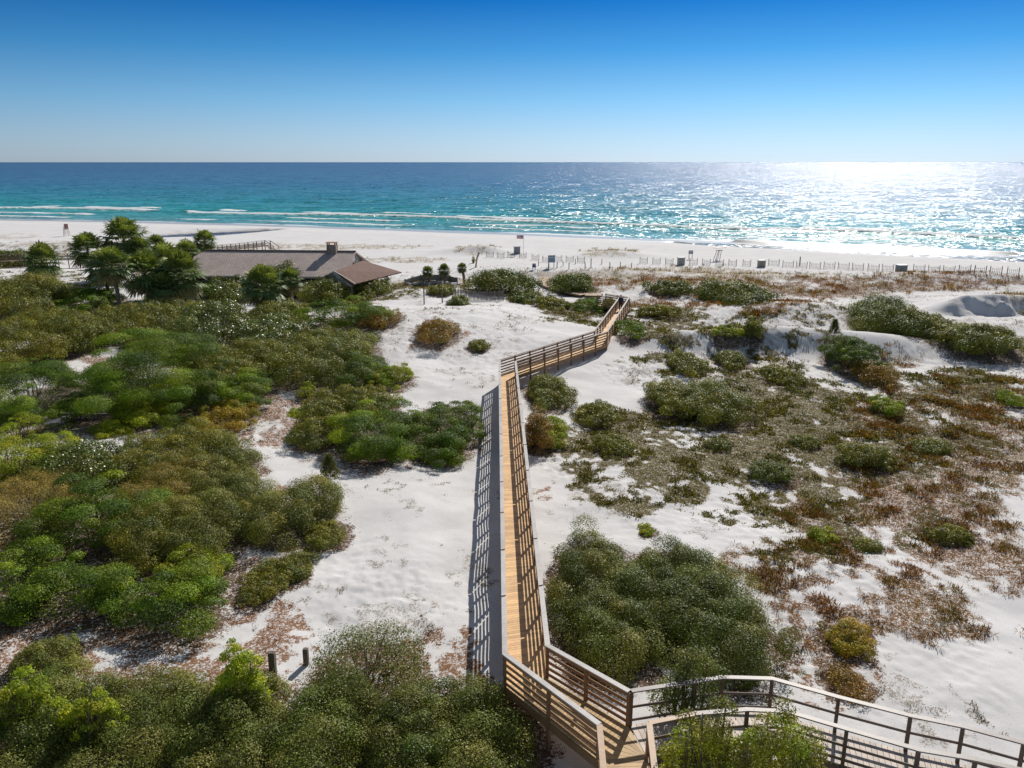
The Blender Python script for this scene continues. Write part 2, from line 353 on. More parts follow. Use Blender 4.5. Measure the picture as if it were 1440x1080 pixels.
# ------------------------------------------------------------------ sea
def build_sea():
    d = 120 * (45000 / 120) ** (np.linspace(0, 1, 1300) ** 1.25)
    th = np.linspace(-math.radians(62), math.radians(62), 520)
    D, T = np.meshgrid(d, th, indexing='ij'); X = (D * np.sin(T)).ravel(); Y = (D * np.cos(T)).ravel()
    off = offshore(X, Y)
    wob = (fbm(X * .02, Y * .02 + 5, 3, 201) - .5)
    bro = fbm(X * .028, Y * .01, 3, 211)
    def crest(o0, w, hgt, wv, thr):
        t = off - o0 - wob * wv
        prof = np.where(t > 0, np.exp(-(t / (w * 2.2)) ** 2), np.exp(-(t / w) ** 2))   # steeper towards the shore
        k = sstep((bro - thr) * 7 + .5)
        return hgt * prof * (.35 + .65 * k), prof * k, t
    Z = np.full(len(X), SEA_Z); foam = np.zeros(len(X))
    for (o0, w, hg, wv, thr) in [(47, 1.6, .75, 22, .32), (60, 2.0, .5, 26, .55), (27, 1.2, .4, 14, .54), (84, 3, .5, 34, .74), (112, 3, .4, 40, .8), (14, .9, .22, 9, .48)]:
        z, k, t = crest(o0, w, hg, wv, thr); Z = Z + z
        fo = k * sstep((t + w * 2.5) / w)
        tail = sstep((bro - thr) * 7 + .5) * np.where(t > 0, 0, np.exp(t / (w * 3.2))) * .62
        foam = np.maximum(foam, np.maximum(fo, tail))
    sw = (np.sin((off + wob * 40) * .33) * .5 + .5) ** 2 * np.clip(off / 60, 0, 1) * np.exp(-np.clip(off - 150, 0, 1e5) / 500)
    Z = Z + .28 * sw + .3 * (fbm(X * .22, Y * .22, 3, 231) - .5) * sstep(off / 20) * (D.ravel() < 900)
    wash = sstep((7 - off + wob * 16) / 3) * sstep((off + 6) / 3) * (.35 + .65 * sstep((fbm(X * .06, Y * .12, 3, 251) - .42) * 6))
    foam = np.maximum(foam, wash * .75)
    nr, nth = D.shape
    i = np.arange((nr - 1) * nth).reshape(nr - 1, nth)[:, :-1].ravel()
    F = np.stack([i, i + nth, i + nth + 1, i + 1], 1)[:, ::-1]
    keep = off[i] > -75
    m, t, o = nt('sea_water'); g = G(t)
    tc = g.n('TexCoord').outputs['Object']
    st = g.n('Mapping', Vector=tc, Rotation=(0, 0, math.radians(23)), Scale=(.35, 1, 1)).outputs[0]
    ofs = g.attr('off', 2)
    big = g.noise(st, .012, 4, .6); mid = g.noise(st, .06, 5, .65); sm = g.noise(st, .55, 5, .7); rip = g.noise(tc, 2.6, 4, .7)
    lg = g.math('LOGARITHM', g.math('MAXIMUM', g.math('ADD', ofs, g.math('MULTIPLY', g.math('SUBTRACT', big, .5), 90)), 1), 10)
    deep = g.ramp(g.math('DIVIDE', lg, 4.0), [(.0, (.22, .30, .26)), (.25, (.10, .33, .30)), (.45, (.004, .30, .265)), (.58, (.0, .19, .235)),
                  (.68, (.0, .10, .20)), (.80, (.0, .068, .165)), (1.0, (.0, .055, .15))])
    deep = g.mix(g.ramp(mid, [(.35, (0, 0, 0)), (.7, (.6,) * 3)]), deep, g.mix(1.0, deep, (.5, .62, .72), 'MULTIPLY'))
    deep = g.mix(g.math('MULTIPLY', g.math('ADD', ofs, 3), -.14, clamp=True), deep, (.010, .028, .075))
    b = g.n('BsdfPrincipled', Base__Color=deep, Roughness=.21, IOR=1.33); b.inputs['Specular IOR Level'].default_value = .21
    hh = g.math('ADD', g.math('MULTIPLY', mid, 2.2), g.math('ADD', g.math('MULTIPLY', sm, .75), g.math('MULTIPLY', rip, .13)))
    def slope(vec, sc, det, amp):
        v = g.n('TexNoise', Vector=vec, Scale=sc, Detail=det, Roughness=.65).outputs[1]
        v = g.n('VectorMath', {'operation': 'SUBTRACT'}, _0=v, _1=(.5, .5, .5)).outputs[0]
        q = g.n('VectorMath', {'operation': 'MULTIPLY'}, _0=v, _1=(amp, amp, 0)); return q.outputs[0]
    add = lambda a, b_: g.n('VectorMath', {'operation': 'ADD'}, _0=a, _1=b_).outputs[0]
    nv = add(add(slope(st, 1.3, 4, 3.1), slope(st, .19, 4, 1.8)), slope(tc, .02, 3, .35))
    nv = add(nv, g.n('NewGeometry').outputs['Normal'])
    g.put(b.inputs['Normal'], g.n('VectorMath', {'operation': 'NORMALIZE'}, _0=nv).outputs[0])
    fn = g.noise(st, 1.4, 5, .75)
    ff = g.math('MULTIPLY', g.math('SUBTRACT', g.math('ADD', g.attr('foam', 2), g.math('MULTIPLY', g.math('SUBTRACT', fn, .5), 1.5)), .42), 5, clamp=True)
    ff = g.math('MULTIPLY', ff, g.math('MULTIPLY', g.attr('foam', 2), 6, clamp=True), clamp=True)
    fo = g.n('BsdfPrincipled', Base__Color=(.72, .75, .76), Roughness=.8)
    mx = g.n('MixShader', _0=ff, _1=b.outputs[0], _2=fo.outputs[0])
    t.links.new(mx.outputs[0], o.inputs[0])
    ob = mesh_from('sea', np.stack([X, Y, Z], 1), F[keep], m, attrs={'off': off, 'foam': foam}, smooth=True)
    tag(ob, 'turquoise to deep blue sea with breaking white surf', 'sea', kind='structure')
build_sea()

# ------------------------------------------------------------------ shrubs
def unit(v): return v / (np.linalg.norm(v, axis=-1, keepdims=True) + 1e-9)
def leaf_quads(P, N, L, W, g):
    n = len(P)
    a = unit(np.cross(N, g.normal(size=(n, 3)))); b = np.cross(N, a)
    L = L[:, None]; W = W[:, None]
    q = np.stack([P - a * L * .5, P + b * W * .5 + a * L * .08, P + a * L * .5, P - b * W * .5 + a * L * .08], 1)
    return q.reshape(-1, 3), np.arange(4 * n).reshape(n, 4)
KINDS = {  # palette (linear albedo), leaf length, width ratio, lobe size, lobe flatness, material, leaf density, twig material
 'oak':    dict(pal=[(.062,.080,.036), (.085,.100,.048), (.11,.11,.055), (.048,.066,.034)], L=.085, W=.55, lobe=.36, flat=.9, m='leaf', dens=2.3),
 'oakgrey':dict(pal=[(.11,.115,.068), (.085,.095,.055), (.135,.125,.075), (.07,.085,.05)], L=.085, W=.55, lobe=.30, flat=.9, m='leaf', dens=2.1),
 'cedar':  dict(pal=[(.105,.15,.022), (.075,.12,.02), (.145,.18,.024), (.05,.085,.022)], L=.13, W=.38, lobe=.38, flat=.42, m='cedar', dens=1.7),
 'cedardk':dict(pal=[(.055,.085,.022), (.04,.065,.02), (.085,.11,.024)], L=.13, W=.38, lobe=.38, flat=.45, m='cedar', dens=1.8),
 'bright': dict(pal=[(.16,.19,.02), (.12,.16,.022), (.2,.2,.025)], L=.12, W=.4, lobe=.28, flat=.6, m='cedar', dens=1.9),
 'olive':  dict(pal=[(.125,.12,.04), (.10,.10,.035), (.15,.13,.045), (.085,.09,.035)], L=.09, W=.5, lobe=.26, flat=.7, m='leaf', dens=2.0),
 'glossy': dict(pal=[(.05,.07,.03), (.075,.095,.04), (.11,.11,.045)], L=.15, W=.65, lobe=.25, flat=.8, m='gloss', dens=1.8),
 'dry':    dict(pal=[(.20,.15,.10), (.17,.12,.08), (.24,.18,.12), (.14,.11,.06)], L=.10, W=.28, lobe=.3, flat=.8, m='leaf', dens=.9),
 'rust':   dict(pal=[(.18,.09,.05), (.13,.075,.04), (.2,.13,.06), (.09,.08,.035)], L=.10, W=.4, lobe=.3, flat=.8, m='leaf', dens=1.3),
 'gold':   dict(pal=[(.24,.16,.03), (.19,.14,.03), (.13,.12,.03)], L=.11, W=.4, lobe=.3, flat=.7, m='cedar', dens=1.6),
}
MATS = {'leaf': M_LEAF, 'cedar': M_CEDAR, 'gloss': M_GLOSS}
LEAVES = [0]
def make_foliage(kind, rx, ry, h, depth, parent, seed, sparse=1.0, accent=None, cone=False):
    K = KINDS[kind]; g = np.random.default_rng(seed)
    L0 = max(K['L'] * .72, depth * .0018)
    zc = h * .33; hz = h - zc
    area = 2 * math.pi * (((rx * ry) ** 1.6 + (rx * hz) ** 1.6 + (ry * hz) ** 1.6) / 3) ** (1 / 1.6) * 1.25
    n = int(min(220000, max(150, K['dens'] * 1.75 * area / (L0 * L0 * K['W']) * sparse)))
    # lobes spread over the dome
    lr0 = K['lobe'] * min(rx, ry, max(h, .6)) ** .55 * (1.25 if max(rx, ry) > 2 else 1)
    nl = int(np.clip(area / (lr0 * lr0 * (2.7 if K['m'] == 'cedar' else 2.0)), 9, 320))
    i = np.arange(nl) + .5
    cz = 1 - 1.25 * i / nl; ph = i * 2.399963 + g.uniform(0, 6)
    cz = np.clip(cz + g.normal(0, .06, nl), -.35, 1); rr = np.sqrt(np.clip(1 - cz * cz, 0, 1))
    if cone: rr = rr * np.clip(1.0 - np.clip(cz, 0, 1) * .55, .1, 1)
    D = np.stack([rr * np.cos(ph), rr * np.sin(ph), cz], 1)
    irr = .92 + (.75 if K['m'] == 'cedar' else .5) * (fbm(D[:, 0] * 2.1 + seed, D[:, 1] * 2.1 + cz * 1.7, 3, seed % 97) - .5) * 2 + g.uniform(-.14, .12, nl)
    C = D * np.array([rx - lr0 * .65, ry - lr0 * .65, hz - lr0 * K['flat'] * .45]) * irr[:, None] + np.array([0, 0, zc])
    C[:, 2] = np.maximum(C[:, 2], lr0 * .25)
    lr = lr0 * g.uniform(.5, 1.45, nl)
    gap = fbm(D[:, 0] * 2.6 + seed * 1.3, D[:, 1] * 2.6 + D[:, 2], 2, 55) < ((.40 if K['m'] == 'cedar' else .34) if max(rx, ry) * h > .8 else 0)
    w = lr ** 2 * np.where(gap, .04, 1); w /= w.sum()
    lr[gap] *= .6
    idx = g.choice(nl, n, p=w)
    d = unit(g.normal(size=(n, 3)))
    up = D[idx]
    d = unit(d + up * .6 + np.array([0, 0, .45 if K['m'] == 'cedar' else .2]))
    rad = lr[idx] * np.clip(g.normal(.95, .14, n), .2, 1.4)
    P = C[idx] + d * rad[:, None] * np.array([1, 1, K['flat']])
    inn = g.random(n) < (.14 if K['m'] == 'cedar' else .25) * min(1, sparse)      # leaves deeper inside the crown
    Q = unit(g.normal(size=(n, 3))); Q[:, 2] = np.abs(Q[:, 2]) * 1.1 - .12
    Q = Q * (g.random(n) ** .5 * .4 + .42)[:, None] * np.array([rx, ry, hz]) + np.array([0, 0, zc])
    if not cone: P[inn] = Q[inn]
    stray = g.random(n) < .035
    P[stray] += unit(g.normal(size=(stray.sum(), 3)) + up[stray]) * lr0 * .5
    ok = (P[:, 2] > .01); P = P[ok]; idx = idx[ok]; d = d[ok]; n = len(P)
    N = unit(d * .75 + g.normal(size=(n, 3)) * .42 + np.array([0, 0, .35]))
    Ls = L0 * g.uniform(.6, 1.35, n)
    V, F = leaf_quads(P, N, Ls, Ls * K['W'], g)
    pal = np.array(K['pal']); lobe_c = pal[g.integers(0, len(pal), nl)]
    mixl = g.random(nl)[:, None] ** .5; lobe_c = (lobe_c * mixl + pal.mean(0) * (1 - mixl)) * g.uniform(.7, 1.3, nl)[:, None]
    if accent:
        am = g.random(nl) < accent[1]; ap = np.array(KINDS[accent[0]]['pal']); lobe_c[am] = ap[g.integers(0, len(ap), am.sum())]
    c = lobe_c[idx] * np.array([2.15, 2.15, .76]) * (1 + g.normal(0, .22, n))[:, None] + g.normal(0, .008, (n, 3))
    c = np.clip(c, .01, .6)
    o = mesh_from('foliage', V, F, MATS[K['m']], parent, tint=np.repeat(c, 4, 0))
    LEAVES[0] += n
    # stems
    s = MB(); nb = int(np.clip(nl * .5, 5, 46)) if kind != 'dry' else int(np.clip(nl * 1.6, 20, 150))
    r0 = .03 + .012 * max(rx, h)
    for j in g.choice(nl, min(nb, nl), replace=False) if kind != 'dry' else g.choice(nl, nb):
        b = np.array([g.normal(0, rx * .12), g.normal(0, ry * .12), -.15]); e = C[j] * (g.uniform(.9, 1.1) if kind != 'dry' else g.uniform(.9, 1.12)) + g.normal(0, .08, 3)
        mdp = b * .45 + e * .55 + np.array([0, 0, -.12 * h]) + g.normal(0, .06 * max(rx, h), 3)
        mdp[2] = max(mdp[2], .05)
        s.tube([b, mdp, e], [r0, r0 * .6, r0 * .18], 4)
    s.build('stem', M_TWIGG if kind in ('dry', 'oakgrey', 'cedar') else M_TWIG, parent)
    return o
SEED = [100]
def shrub(box, kind, label, hr=.75, name='shrub', cat='shrub', group=None, sparse=1.0, accent=None, cone=False, kmax=2.2):
    """box = bounds on the photograph; footprint and height are solved on the terrain"""
    x0, y0, x1, y1 = box; cx = (x0 + x1) / 2
    SEED[0] += 1
    f = gnd(cx, y1) if y1 < 1079 else pz(cx, y1, 0)
    if y1 < 430: y0 += (y1 - y0) * .1; x0, x1 = x0 + (x1 - x0) * .04, x1 - (x1 - x0) * .04
    dep = proj(f)[2][0]; rx = (x1 - x0) / 2 * dep / FPX
    ang = np.linspace(0, 2 * np.pi, 40)
    def top(k, h):
        yc = f[1] + rx * k * .9; xc = (cx - 720) / FPX * proj([0, yc, f[2]])[2][0]
        z0 = float(height(xc, yc)); best = 1e9
        for el in np.linspace(0, 1.57, 8):
            P = np.stack([xc + rx * np.cos(ang) * math.cos(el), yc + rx * k * np.sin(ang) * math.cos(el), z0 + h * .3 + (h * .7) * math.sin(el) + 0 * ang], 1)
            best = min(best, proj(P)[1].min())
        return best, xc, yc, z0
    h = rx * hr; k = 1.0
    if top(.75, h)[0] < y0:      # too tall: lower it, keep a rounded footprint
        lo, hi = .1 * rx, h; k = .75
        for _ in range(18):
            md = (lo + hi) / 2
            if top(k, md)[0] < y0: hi = md
            else: lo = md
        h = (lo + hi) / 2
        if h < .16 * rx:
            h = .2 * rx; lo, hi = .2, .75
            for _ in range(14):
                k = (lo + hi) / 2
                if top(k, h)[0] < y0: hi = k
                else: lo = k
    else:
        lo, hi = .75, kmax
        for _ in range(16):
            k = (lo + hi) / 2
            if top(k, h)[0] < y0: hi = k
            else: lo = k
        if k > kmax * .98:
            lo, hi = h, 3.2 * h
            for _ in range(14):
                h = (lo + hi) / 2
                if top(k, h)[0] < y0: hi = h
                else: lo = h
    _, xc, yc, z0 = top(k, h)
    e = empty(name, (xc, yc, z0 - .05))
    tag(e, label, cat, group)
    make_foliage(kind, rx, rx * k, h, dep, e, SEED[0], sparse, accent, cone)
    DUFF.append((xc, yc, rx, rx * k)); return e

S = shrub
exec_list = [
 # ---- back left, beyond the clearing
 ((-40,386,100,462),'oakgrey','big round brown-grey scrub tree at the left edge below the lone palm',.8),
 ((92,398,168,446),'cedar','leafy bright green bush in front of the left palm group',.8),
 ((48,440,104,470),'olive','small olive bush between the grey tree and the sandy clearing',.6),
 ((-30,440,108,535),'olive','yellow-olive thicket shrub at the left edge above the big cedar',.7),
 ((-30,500,112,612),'cedar','large spreading green cedar at the left edge beside the sand patch',.85,),
 ((92,452,152,505),'oakgrey','dull grey-green shrub left of the sandy bare patch in the thicket',.7),
 ((120,466,292,606),'cedar','largest green cedar in the middle of the left thicket with dark hollow below',.85),
 ((108,436,176,482),'oakgrey','grey oak bush right of the bare sandy patch in the thicket',.7),
 ((160,424,278,482),'oakgrey','low grey-green oak scrub in front of the tall palm cluster',.6),
 ((252,424,352,500),'glossy','wide bush of glossy glinting leaves in front of the house',.55),
 ((330,446,430,508),'glossy','bush of shiny yellow-green leaves just right of the glinting bush',.55),
 ((345,426,432,470),'oakgrey','brown-grey oak mound under the double palm',.6),
 ((425,421,542,468),'cedar','bright green bush between house and white dune',.6),
 ((500,432,562,466),'rust','brownish twiggy bush on the left flank of the white dune',.6),
 ((385,458,540,548),'oakgrey','broad smooth grey-olive oak mound beside the white dune',.5),
 ((262,478,402,560),'olive','olive shrub behind the largest cedar to its right',.6),
 ((250,510,330,598),'cedardk','dark green cedar against the right side of the largest cedar',.9),
 ((318,522,390,580),'cedar','green cedar left of the grey-olive oak mound',.7),
 ((470,492,540,550),'cedardk','deep green bush at the right end of the grey-olive oak mound',.6),
 ((508,512,584,550),'bright','vivid yellow-green bush reaching onto the sand beside the dune',.55),
 ((288,556,364,614),'gold','golden and rust tinted bush at the head of the sand track',.6),
 ((168,540,258,606),'bright','bright young cedar leaning out below the largest cedar',.7),
 ((84,548,124,606),'cedardk','small cone shaped young cedar by the shaded sand strip',1.6),
 ((8,574,54,630),'bright','thin yellow-green sapling on the sand strip at left',1.2),
 ((145,590,180,618),'bright','tiny bright green bush at the end of the shaded sand strip',.7),
 ((420,533,445,566),'bright','slim yellow-green sapling at the top of the sand track',1.3),
 # ---- thicket right of the sand track
 ((412,564,500,634),'olive','left end of the olive thicket between sand track and boardwalk, a low olive bush',.6),
 ((438,541,566,598),'olive','brown-topped olive bush at the back of the thicket by the boardwalk',.5),
 ((470,566,592,660),'cedar','green wax myrtle bush at the front of the thicket by the boardwalk',.6),
 ((556,562,680,652),'cedardk','dark green bush nearest the boardwalk in that thicket',.55),
 ((612,610,658,650),'olive','round clipped looking olive bush at the edge of the open sand',.8),
 ((410,572,436,588),'bright','bright green tuft beside the sand track',.6),
 # ---- big lower left thicket
 ((-60,612,110,700),'bright','yellow-green brush at the left edge below the sand strip',.6),
 ((20,622,205,698),'glossy','spread of glossy white-glinting leaves at left',.55),
 ((148,602,350,690),'olive','olive-yellow brush along the top of the lower left thicket',.5),
 ((250,624,366,712),'oakgrey','grey-green oak mound at the upper right of the lower left thicket',.55),
 ((170,640,300,736),'dry','bare grey twiggy bush in the middle of the lower left thicket',.6),
 ((338,676,474,770),'oakgrey','large grey-green oak at the right end of the lower left thicket',.7),
 ((236,672,374,800),'oakgrey','dense oak mound in the centre right of the lower left thicket',.75),
 ((-50,660,130,780),'dry','brown leafless brush at the left edge of the lower left thicket',.6),
 ((50,672,215,800),'cedardk','dark green cedar in the lower left thicket beside the brown brush',.75),
 ((150,692,300,810),'olive','yellow-olive shrub in front of the bare twiggy bush',.7),
 ((-60,768,90,905),'cedar','bright layered cedar at the left edge above the orange litter',.75),
 ((40,790,190,892),'cedar','spreading cedar with pale bare limb in the lower left thicket',.75),
 ((140,800,322,905),'cedar','front cedar of the lower left thicket overhanging the white sand',.7),
 ((226,762,326,862),'bright','vivid green cedar beside the orange needle litter',.8),
 ((430,732,484,778),'olive','small rounded olive bush on the sand right of the big oak',.7),
 ((342,786,406,852),'olive','low olive bush by the orange litter edge',.5),
 ((392,776,442,824),'oakgrey','sparse grey-green bush right of the orange litter edge',.6),
 ((10,894,104,972),'oakgrey','sprawling grey-green oak bush at lower left above the front thicket',.7),
 # ---- front thicket along the bottom edge
 ((-90,940,150,1130),'oak','dense oak scrub in the bottom left corner',.6),
 ((70,948,300,1140),'oak','dense oak scrub left of the yellow-green bush in the front thicket',.55),
 ((232,950,420,1130),'oak','oak scrub below the tall wooden piling',.6),
 ((370,945,560,1150),'oak','dark oak scrub right of the piling in the front thicket',.7),
 ((430,874,610,1010),'oak','open twiggy oak standing up against the white sand',.85),
 ((500,960,700,1160),'oak','wide dark green oak in the front thicket before the boardwalk',.6),
 ((600,962,760,1150),'oak','last oak of the front thicket, touching the boardwalk rail shadow',.75),
 # ---- right of the boardwalk, near
 ((768,752,900,890),'oak','back left dome of the oak clump beside the boardwalk',.5),
 ((840,768,1030,900),'oak','broad back dome of the oak clump right of the boardwalk',.45),
 ((770,836,930,958),'oak','dark front dome of the oak clump against the boardwalk rail',.6),
 ((905,806,1090,965),'oak','right hand dome of the oak clump above the grey walkway',.6),
 # ---- right of the boardwalk, middle
 ((736,530,806,578),'oakgrey','olive-grey bush right of the first boardwalk bend',.6),
 ((734,556,776,640),'rust','reddish brown bush against the boardwalk rail',.8),
 ((750,586,798,634),'bright','bright green bush beside the reddish one at the boardwalk rail',.9),
 ((804,566,868,602),'olive','low olive bush on its own right of the bright green one',.5),
 ((834,610,892,644),'olive','small green bush with brown base in the mat of low plants',.6),
 ((905,536,1000,592),'olive','left part of the large dark bush in the right field',.5),
 ((950,540,1052,604),'oakgrey','darker right part of the large bush in the right field',.55),
 ((1166,470,1234,536),'cedardk','tall dark green bush on the crest of the right sand ridge',1.1),
 ((1198,506,1256,548),'rust','brown brush at the foot of the tall dark ridge bush',.5),
 ((1228,555,1264,590),'bright','round bright yellow-green bush in the right field',.8),
 ((1180,624,1256,664),'olive','dark olive bush with grey right side in the right field',.6),
 ((1060,648,1114,684),'oak','dark round bush in the middle of the right field',.6),
 ((1404,548,1434,576),'bright','green bush at the far right edge of the field',.7),
 ((1158,876,1228,930),'gold','golden brown bush on the sand above the grey walkway',.6),
 ((1160,934,1220,986),'rust','brown low bush nearest the grey walkway rail',.5),
 ((1300,738,1372,768),'olive','small green bush amid rusty grass at lower right',.6),
 ((1196,756,1246,778),'olive','flat green bush in the sand at lower right',.4),
 ((1140,742,1176,764),'bright','little yellow-green bush in the open sand of the right field',.6),
 ((898,736,920,754),'bright','tiny lone green plant on the sand above the oak clump',.8),
 ((864,452,912,484),'cedar','green spiky bush right of the second boardwalk bend',.7),
 ((1002,456,1042,488),'bright','bright bush behind the right sand ridge',.8),
 ((1046,446,1070,492),'olive','narrow brown-green bush behind the right sand ridge',1.5),
 ((1110,610,1150,632),'oakgrey','pale grey-green bush in the right field mat',.5),
 ((1280,618,1340,640),'oakgrey','pale sage bush near the right of the field',.4),
 ((990,616,1030,634),'oakgrey','small sage coloured mound in the right field',.5),
 ((936,496,990,530),'oakgrey','grey-green tuft on the shaded slope of the right ridge',.4),
 ((1006,496,1050,520),'oakgrey','grey bush just under the crest of the right ridge',.6),
 ((1070,512,1124,545),'olive','brown-green bush at the foot of the right ridge',.5),
 # ---- far right hedge and dune mounds
 ((1206,424,1300,470),'oak','left end of the long sloping hedge at far right',.4),
 ((1236,438,1372,494),'olive','middle of the long sloping hedge at far right',.4),
 ((1316,456,1442,512),'oakgrey','lower right end of the long sloping hedge at far right',.45),
 ((986,396,1082,431),'oak','flat dark oval bush on the dunes, the rightmost of three',.45),
 ((904,393,980,417),'oak','flat dark oval bush on the dunes, the middle of three',.4),
 ((770,384,842,416),'oak','dark oval bush beside the sandy footpath, the leftmost of three',.6),
 ((650,375,764,416),'oak','big dark green dome behind the picket fence',.6),
 ((600,400,640,417),'oakgrey','low grey-green shrub left of the big dome at the picket fence',.5),
 ((712,408,764,427),'oak','low dark shrub at the right end of the picket fence',.45),
 ((752,417,800,436),'olive','green brush right of the big dome',.5),
 ((800,421,850,440),'cedar','green brush left of the last boardwalk bend',.5),
 ((846,420,866,440),'bright','small bright bush beside the boardwalk near the walker',.7),
 ((894,430,960,448),'olive','low brush right of the boardwalk near the walker',.4),
 ((584,448,642,490),'rust','reddish brown bush on the white central dune',.6),
 ((660,477,688,497),'olive','single round green tuft on the white central dune',.75),
 ((630,416,660,430),'oak','small dark bush on top of the white central dune',.5),
 # ---- around the house
 ((290,388,358,434),'glossy','mottled leafy tree in front of the left half of the house',.8),
 ((376,360,440,422),'oak','dark tree rising in front of the house roof',.8),
 ((424,384,496,424),'glossy','pale flecked bush in front of the house gable',.6),
 ((496,386,552,420),'oakgrey','grey-green hedge in front of the brown roofed wing',.5),
 ((430,386,500,432),'oakgrey','grey-olive bush hiding the wall below the house gable',.6),
 ((470,412,520,430),'olive','low hedge where the white dune meets the house',.4),
 ((150,345,215,365),'oak','dark scrub between the back palms',.6),
 ((205,350,285,380),'oak','dark green scrub behind the palms towards the old walkway',.6),
 ((200,398,300,436),'cedardk','dark undergrowth beneath the tall palm cluster',.7),
 ((-30,352,52,378),'oak','dark scrub on the left edge below the beach',.5),
]
for it in exec_list:
    box, kind, label = it[:3]; hr = it[3] if len(it) > 3 else .7
    acc = {'oak': ('oakgrey', .22), 'oakgrey': ('olive', .22), 'cedar': ('cedardk', .3), 'olive': ('oakgrey', .25), 'cedardk': ('cedar', .25)}.get(kind)
    sp = .3 if 'open twiggy' in label or 'sapling' in label else 1
    if 'branching over' in label: sp = .6
    nm = 'cedar' if 'cedar' in label else 'sapling' if 'sapling' in label else 'shrub'
    cone = 'cone shaped' in label or 'sapling' in label
    S(box, kind, label, hr, name=nm, cat='tree' if nm == 'cedar' or ' tree' in label else nm, sparse=sp, accent=acc, cone=cone)
def shrub_at(x, y, rx, ry, h, kind, label, sparse=1, accent=None):
    SEED[0] += 1; e = empty('shrub', (x, y, float(height(x, y)) - .05)); tag(e, label, 'shrub')
    make_foliage(kind, rx, ry, h, 20, e, SEED[0], sparse, accent); DUFF.append((x, y, rx, ry))
shrub_at(5.2, 21.15, 1.0, .7, 2.9, 'oak', 'small oak branching over the far rail of the grey walkway', .5)
shrub_at(4.9, 17.4, 1.1, .9, 3.5, 'olive', 'sunny yellow-green shrub in front of the grey walkway at the bottom edge', .9, ('bright', .35))
shrub_at(6.6, 16.8, 1.4, 1.0, 3.8, 'olive', 'middle yellow-green shrub at the bottom edge before the grey walkway', .9, ('bright', .35))
shrub_at(7.9, 16.0, 1.2, .9, 2.8, 'olive', 'lowest, rightmost yellow-green shrub at the bottom edge before the grey walkway', .9, ('bright', .35))
q = pz(338, 972, .8); shrub_at(q[0], q[1], .85, .7, 2.3, 'bright', 'bright yellow-green bush by the tall wooden piling')
q = pz(44, 1000, 1.1); shrub_at(q[0], q[1], 1.0, .6, 2.35, 'bright', 'yellow-green bush sunk in the front thicket at far left')
q = pz(122, 1012, 1.1); shrub_at(q[0], q[1], .85, .5, 2.2, 'bright', 'smaller yellow-green bush sunk in the front thicket, second from the left edge')
print('LEAVES', LEAVES[0])
build_ground()

# ------------------------------------------------------------------ pine saplings
def pine_sapling(px, ytop, ybot, label):
    b = gnd(px, ybot); dep = proj(b)[2][0]; h = (ybot - ytop) * dep / FPX / .93
    e = empty('pine_sapling', b); tag(e, label, 'sapling')
    s = MB((.2, .14, .09)); s.tube([(0, 0, -.1), (.02, 0, h * .5), (0, 0, h * .97)], [.035, .025, .01], 5); 
    g = np.random.default_rng(int(px)); P = []; N = []
    for z in np.linspace(.3, .97, 7):
        for a in np.linspace(0, 6.28, 6)[:-1] + g.uniform(0, 1):
            L = h * .33 * (1.15 - z); e1 = np.array([math.cos(a) * L, math.sin(a) * L, z * h + L * .55])
            s.tube([(0, 0, z * h), e1], [.012, .005], 3)
            for f in (.55, .8, 1.0):
                p = np.array([0, 0, z * h]) * (1 - f) + e1 * f
                P.append(p + g.normal(0, .06, (26, 3)))
    s.build('trunk', M_TWIG, e)
    P = np.concatenate(P); n = len(P)
    V, F = leaf_quads(P, unit(g.normal(size=(n, 3))), np.full(n, .15), np.full(n, .03), g)
    c = np.array([(.15, .15, .035)]) * (1 + g.normal(0, .25, (n, 1)))
    mesh_from('crown', V, F, M_CEDAR, e, tint=np.repeat(np.clip(c, .01, 1), 4, 0))
pine_sapling(465, 642, 690, 'thin young pine sapling on the sand at the right tip of the left thicket')
pine_sapling(1172, 452, 478, 'small pine sapling on the sand ridge left of the tall dark bush')

# ------------------------------------------------------------------ palms
def frond_mesh(R, nf, seed, dead=False, blades=15, z0=0):
    g = np.random.default_rng(seed); V = []; C = []
    for i in range(nf):
        az = i * 2.399963 + g.uniform(-.2, .2)
        el = math.radians(85 - 140 * (i / nf) ** .85 + g.uniform(-8, 8)) if not dead else math.radians(g.uniform(-80, -50))
        out = np.array([math.cos(az) * math.cos(el), math.sin(az) * math.cos(el), math.sin(el)])
        side = np.array([-math.sin(az), math.cos(az), 0]); up = np.cross(out, side)
        up = up if up[2] > 0 else -up
        base = out * R * g.uniform(.34, .46); fr = R * g.uniform(.52, .66)
        tone = g.uniform(.75, 1.25)
        for b in range(blades):
            a = (b / (blades - 1) - .5) * math.radians(190)
            d = unit(out * math.cos(a) + side * math.sin(a) + up * (.16 - .05 * abs(a)))
            ln = fr * (1 - .12 * abs(a)); m1 = base + d * ln * .6; tp = base + d * ln + np.array([0, 0, -1]) * ln * g.uniform(.12, .35)
            wd = unit(np.cross(d, up)) * ln * .085
            col = (np.array((.075, .105, .035)) if i / nf < .8 else np.array((.12, .11, .05))) if not dead else np.array((.2, .15, .1))
            if i / nf < .25 and not dead: col = col * np.array([1.6, 1.35, 1.0])
            col = col * tone * g.uniform(.8, 1.2)
            V += [base, m1 - wd, m1 + wd * .2 + up * .02, base + wd * .1, m1 - wd, tp, m1 + wd, m1]; C += [col] * 8
        sw = side * .02 * R; V += [sw * 1.2, -sw * 1.2, base - sw * .5, base + sw * .5]; C += [np.array((.13, .14, .06)) * tone] * 4
    V = np.array(V) + np.array([0, 0, z0]); return V, np.arange(len(V)).reshape(-1, 4), np.array(C) * 2.0
